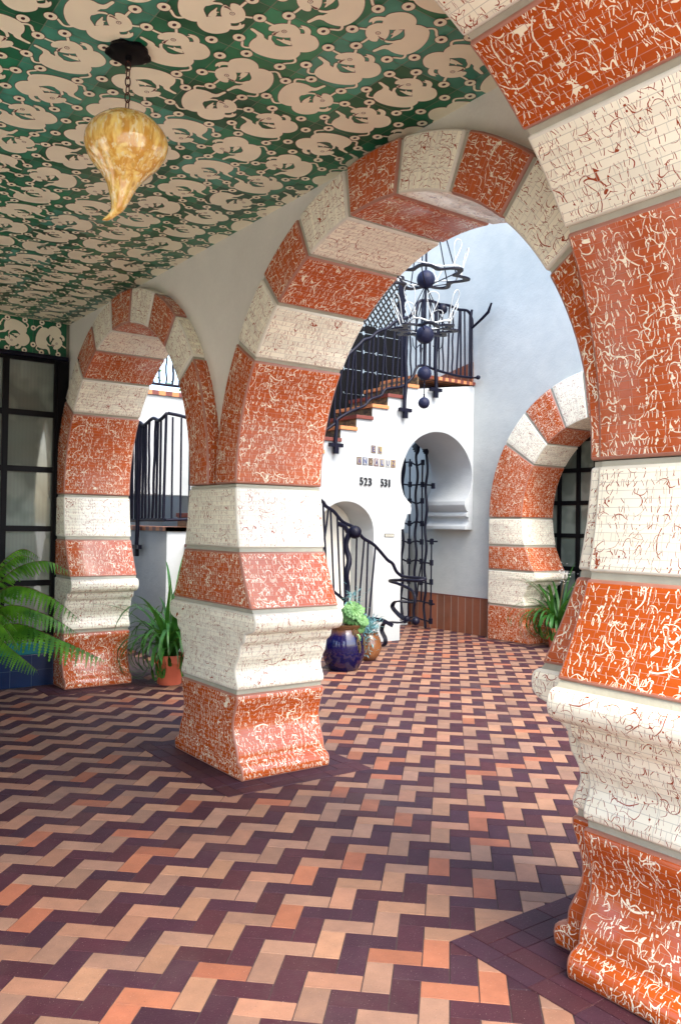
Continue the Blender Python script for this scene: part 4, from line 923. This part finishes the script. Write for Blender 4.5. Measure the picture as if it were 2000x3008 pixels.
# ------------------------------------------------------------------ pots and plants
def strip_leaf(mb, P, w, mi=0, fold=.25, wn=None):
    """tapered strap: P polyline of Vectors"""
    n = len(P); V = []
    for i, p in enumerate(P):
        t = (P[min(i + 1, n - 1)] - P[max(i - 1, 0)]).normalized(); s = t.cross(Vector((0, 0, 1)))
        if s.length < .05: s = wn or Vector((1, 0, 0))
        s.normalize(); up = s.cross(t).normalized(); f = i / (n - 1); ww = w * (min(1, .45 + 1.6 * f) if f < .35 else 1) * (1 - max(0, f - .45) / .55) ** .7
        V += [p - s * ww + up * ww * fold, p, p + s * ww + up * ww * fold]
    F = []
    for i in range(n - 1):
        a = 3 * i; F += [(a, a + 1, a + 4, a + 3), (a + 1, a + 2, a + 5, a + 4)]
    mb.mesh(V, F, mi)
def arc_leaf(c, az, L, el, droop, n=10, kink=0):
    P = [Vector(c)]; d = Vector((math.cos(az) * math.cos(el), math.sin(az) * math.cos(el), math.sin(el))); e = el
    for i in range(n):
        e -= droop / n * (1 + i * .25); P.append(P[-1] + Vector((math.cos(az) * math.cos(e), math.sin(az) * math.cos(e), math.sin(e))) * L / n)
    return P
def pot(root, prof, c, mat, n=36):
    m_ = MB(); m_.lathe(prof, c, n); return off(m_.build('pot', mat, root, smooth=40), root)
def strappy(root, c, num, L0, L1, w, seed, mat, lim=None):
    r_ = random.Random(seed); m_ = MB()
    for i in range(num):
        az = r_.uniform(0, 2 * PI); 
        P = arc_leaf((c[0] + r_.uniform(-.05, .05), c[1] + r_.uniform(-.05, .05), c[2]), az, r_.uniform(L0, L1), r_.uniform(1.1, 1.52), r_.choice((.5, 1.2, 1.8, 2.7)) * r_.uniform(.8, 1.15), 12)
        if min(p.z for p in P) < .03: P = [p for p in P if p.z > .03]
        if len(P) > 3: strip_leaf(m_, P, w * r_.uniform(.7, 1.15))
    return off(m_.build('leaves', mat, root, smooth='leaf'), root)
tc = (-7.76, 3.60, 0)
tp_ = empty('potted_plant', tc, label='tall strap leaved plant in a plain terracotta pot between the left and middle pillars', cat='potted plant', group='potted plants')
pot(tp_, [(.115, 0), (.12, .01), (.145, .21), (.148, .215), (.162, .218), (.165, .25), (.162, .295), (.148, .295), (.142, .26), (.001, .255)], tc, M['terra'])
strappy(tp_, (tc[0], tc[1], .25), 130, .7, 1.35, .019, 3, M['strap'])
m_ = MB()
for az, L, el, dr in ((-2.1, 1.25, 1.0, 2.5), (-2.35, 1.15, .9, 2.4), (-1.9, 1.2, 1.15, 2.9), (-2.6, 1.0, 1.0, 2.6), (-2.2, 1.1, .7, 1.8)):
    P = [p for p in arc_leaf((tc[0], tc[1], .26), az, L, el, dr, 14) if p.z > .02]; strip_leaf(m_, P, .014)
off(m_.build('long_leaves', M['strap'], tp_, smooth='leaf'), tp_)
rc_ = (-7.42, 9.12, 0)
rp = empty('potted_plant', rc_, label='strap leaved plant with white flowers in a terracotta pot under the distant court arch', cat='potted plant', group='potted plants')
pot(rp, [(.10, 0), (.11, .01), (.13, .21), (.145, .215), (.147, .27), (.13, .27), (.001, .24)], rc_, M['terra'])
strappy(rp, (rc_[0], rc_[1], .25), 70, .7, 1.25, .022, 12, M['strap'])
m_ = MB(); r_ = random.Random(2); fc = Vector((rc_[0] + .12, rc_[1], 1.0)); m_.tube([(rc_[0], rc_[1], .25), (rc_[0] + .05, rc_[1], .65), fc], .008, 6, 1)
for i in range(46):
    p = fc + Vector((r_.gauss(0, .07), r_.gauss(0, .07), r_.gauss(0, .06)))
    for k in range(4):
        a = r_.uniform(0, 6.28); d = Vector((math.cos(a), math.sin(a), r_.uniform(-.3, .6))) * .028; s = d.cross(Vector((0, 0, 1))).normalized() * .009
        m_.face([p, p + d * .5 + s, p + d, p + d * .5 - s], 0)
off(m_.build('flowers', [M['petal'], M['stem']], rp, smooth='leaf'), rp)
# cobalt pot with aeonium
bc_ = (-7.52, 5.58, 0)
bp_ = empty('potted_plant', bc_, label='green rosette succulent in the tall cobalt blue pot beside the middle pillar', cat='potted plant', group='potted plants')
pot(bp_, [(.15, 0), (.165, .01), (.215, .10), (.245, .20), (.25, .29), (.235, .37), (.205, .43), (.195, .46), (.215, .49), (.22, .51), (.20, .515), (.185, .49), (.001, .47)], bc_, M['bluepot'], 48)
def rosette(m_, c, R_, nrm, mi, seed, layers=5):
    r_ = random.Random(seed); q = Vector(nrm).normalized().to_track_quat('Z', 'Y').to_matrix()
    for l in range(layers):
        f = (l + 1) / layers; n = 7 + 3 * l
        for i in range(n):
            a = 2 * PI * (i + .5 * (l % 2)) / n + r_.uniform(-.06, .06); L = R_ * f * r_.uniform(.92, 1.05); el = (1 - f) * 1.2 - .12 - (.35 if l == layers - 1 else 0)
            d = Vector((math.cos(a) * math.cos(el), math.sin(a) * math.cos(el), math.sin(el))); s = Vector((-math.sin(a), math.cos(a), 0)); u = d.cross(s) * -1
            V = [q @ p + Vector(c) for p in (d * L * .1 - s * L * .05, d * L * .1 + s * L * .05, d * L * .5 + s * L * .13, d * L * .85 + s * L * .21 + u * .01, d * L * 1.02 + s * L * .09 + u * .012, d * L * 1.06 + u * .015, d * L * 1.02 - s * L * .09 + u * .012, d * L * .85 - s * L * .21 + u * .01, d * L * .5 - s * L * .13, d * L * .5 - u * .008, d * L * .88 - u * .004)]
            m_.mesh(V, [(0, 1, 9), (1, 2, 9), (0, 9, 8), (2, 3, 10, 9), (8, 9, 10, 7), (3, 4, 10), (4, 5, 10), (5, 6, 10), (6, 7, 10)], mi)
vr = Vector((-F0.x, -F0.y, 0)); rt = Rt
B = Vector(bc_)
RS = [((.11, .02, .67), .15, (.15, -.75, .6)), ((.21, .0, .57), .095, (.4, -.6, .5)), ((.19, .0, .47), .06, (.3, -.9, .2)), ((.13, -.06, .36), .08, (.25, -1, .05)), ((.05, .0, .63), .12, (-.2, -.5, .8)), ((-.12, .05, .60), .12, (-.3, -.2, .9))]
for i, (o_, r, nn) in enumerate(RS):
    c = B + rt * o_[0] + vr * (.10 if i < 4 else 0) + vr * (-o_[1]) + Vector((0, 0, o_[2])); nv = rt * nn[0] + vr * (-nn[1]) + Vector((0, 0, nn[2]))
    m_ = MB(); rosette(m_, c, r, nv, 0, i + 20); off(m_.build('rosette', M['aeon'], bp_, smooth='leaf'), bp_)
m_ = MB(); r_ = random.Random(8)
for i, (o_, r, nn) in enumerate(RS):
    c = B + rt * o_[0] + vr * (.08 if i < 4 else 0) + Vector((0, 0, o_[2])); m_.tube([B + Vector((0, 0, .46)), B + rt * o_[0] * .6 + Vector((0, 0, .52)), c], .012, 6)
for i in range(14): c = B + rt * (.13 + r_.uniform(-.05, .1)) + vr * .19 + Vector((0, 0, .33 + r_.uniform(-.06, .15))); m_.tube([c, c + Vector((r_.uniform(-.02, .02), 0, -.07))], .009, 5)
off(m_.build('stems', M['stem'], bp_, smooth=60), bp_)
bw = (-7.90, 6.24, 0)
br_ = empty('potted_plant', bw, label='blue green spiky succulent in the round brown glazed pot by the ribbon scroll', cat='potted plant', group='potted plants')
pot(br_, [(.07, 0), (.085, .005), (.125, .06), (.15, .13), (.153, .19), (.14, .25), (.12, .29), (.105, .31), (.115, .33), (.10, .335), (.09, .31), (.001, .30)], bw, M['brownpot'])
m_ = MB(); r_ = random.Random(4)
def spikes(c, n, L):
    for i in range(n):
        o_ = Vector((r_.gauss(0, .055), r_.gauss(0, .055), r_.gauss(0, .05))); d = (o_ * 6 + Vector((r_.uniform(-1, 1), r_.uniform(-1, 1), r_.uniform(-.4, 1)))).normalized(); p = Vector(c) + o_; l = L * r_.uniform(.6, 1.2)
        P = [p, p + d * l * .5, p + d * l + Vector((0, 0, -.01))]; strip_leaf(m_, P, .0075, fold=.6, wn=Vector((0, 1, 0)))
W = Vector(bw)
spikes(W + Vector((0, 0, .40)), 260, .085); spikes(W - rt * .07 + vr * .12 + Vector((0, 0, .28)), 190, .08); spikes(W - rt * .10 + vr * .14 + Vector((0, 0, .17)), 90, .07); spikes(B + rt * .10 + Vector((0, 0, .80)), 60, .08)
off(m_.build('spiky_leaves', M['spike'], br_, smooth='leaf'), br_)
# fern at the left edge
fcx = Vector((-7.93, 1.72, 0))
fn = empty('potted_plant', tuple(fcx), label='large bright green fern in a tan pot at the left edge', cat='potted plant', group='potted plants')
pot(fn, [(.14, 0), (.15, .01), (.21, .18), (.25, .33), (.255, .40), (.24, .44), (.255, .46), (.24, .465), (.22, .44), (.001, .42)], tuple(fcx), M['tanpot'])
r_ = random.Random(21)
def frond(P, W_, name='frond'):
    m_ = MB(); n = len(P); Q = spline([tuple(p) for p in P], 10); Q = [Vector(q) for q in Q]; k = len(Q)
    m_.tube(Q, [.005 * (1 - .8 * i / k) for i in range(k)], 5, 1)
    for i in range(3, k - 1):
        f = i / (k - 1); t = (Q[min(i + 1, k - 1)] - Q[i - 1]).normalized(); s = t.cross(Vector((0, 0, 1))).normalized(); up = s.cross(t)
        L = W_ * 1.05 * math.sin(PI * min(1, f * .82 + .18)) ** .8 * r_.uniform(.85, 1.1)
        for sd_ in (1, -1):
            d = (s * sd_ * .9 + t * .45 - up * .55 + Vector((0, 0, -.25 - r_.uniform(0, .2)))).normalized(); l = L * r_.uniform(.9, 1.08)
            nn = 9; pr0 = Q[i]; side = d.cross(s * sd_ * .2 + up).normalized()
            for j in range(nn):
                g = j / nn; b0 = pr0 + d * l * g + Vector((0, 0, -.02 * g * g)); b1 = pr0 + d * l * (g + 1.3 / nn) + Vector((0, 0, -.02 * g * g)); ww = l * .15 * (1 - g * .85)
                for q in (1, -1): m_.face([b0, b0 + side * q * ww + d * l * .05, b0 + side * q * ww * .9 + d * l * .10, b1], 0)
    off(m_.build(name, [M['fern'], M['stem']], fn, smooth='leaf'), fn)
cT = fcx + Vector((0, 0, .50))
def fr(az_r, az_v, L, z1, z2, W_=.13):
    """az_r: along view right, az_v towards camera"""
    d = (rt * az_r + vr * az_v).normalized()
    frond([cT, cT + d * L * .33 + Vector((0, 0, z1)), cT + d * L * .7 + Vector((0, 0, (z1 + z2) * .62)), cT + d * L + Vector((0, 0, z2))], W_)
fr(1, .12, 1.30, .20, -.10, .23); fr(1, .25, 1.14, .50, .26, .18); fr(1, .9, .60, .25, -.12, .15); fr(1, -.5, .75, .45, .35, .12); fr(1, -.15, .62, .55, .72, .11); fr(.6, .8, .55, .42, .25, .14)
fr(1, .02, 1.0, .34, .12, .2); fr(1, .45, .85, .12, -.16, .17); fr(.9, -.3, .9, .58, .62, .15); fr(1, .7, .8, .32, .02, .17); fr(-.2, 1, .8, .3, -.1, .14); fr(-1, .2, .9, .4, .1, .13); fr(.35, -.4, .7, .6, .75, .11); fr(-.4, -1, .7, .4, .2, .13); fr(.9, .55, .7, .30, .18, .13); fr(.15, .6, .45, .5, .62, .12)

# ------------------------------------------------------------------ tree glimpsed above the rear wall
tr = empty('tree', (-13.2, 8.3, 0), label='leafy green tree glimpsed through the dark screen above the stair', cat='tree')
m_ = MB(); m_.tube([(-13.2, 8.3, 0), (-13.1, 8.2, 2.5), (-13.25, 8.4, 4.2)], [.14, .11, .05], 10)
for a in range(7): m_.tube([(-13.15, 8.25, 2.6 + a * .2), (-13.15 + math.cos(a) * .5, 8.25 + math.sin(a) * .6, 3.5 + a * .22)], [.04, .012], 6)
off(m_.build('trunk', M['stem'], tr, smooth=60), tr)
m_ = MB(); r_ = random.Random(5)
for i in range(3200):
    q = Vector((r_.gauss(0, .42), r_.gauss(0, .75), r_.gauss(0, .62))); c = Vector((-13.2, 8.0, 4.3)) + q
    d = Vector((r_.uniform(-1, 1), r_.uniform(-1, 1), r_.uniform(-1, .4))).normalized() * .075; s = d.cross(Vector((r_.random(), r_.random(), 1))).normalized() * .024
    m_.face([c, c + d * .5 + s, c + d, c + d * .5 - s])
off(m_.build('crown', M['foliage'], tr, smooth='leaf'), tr)
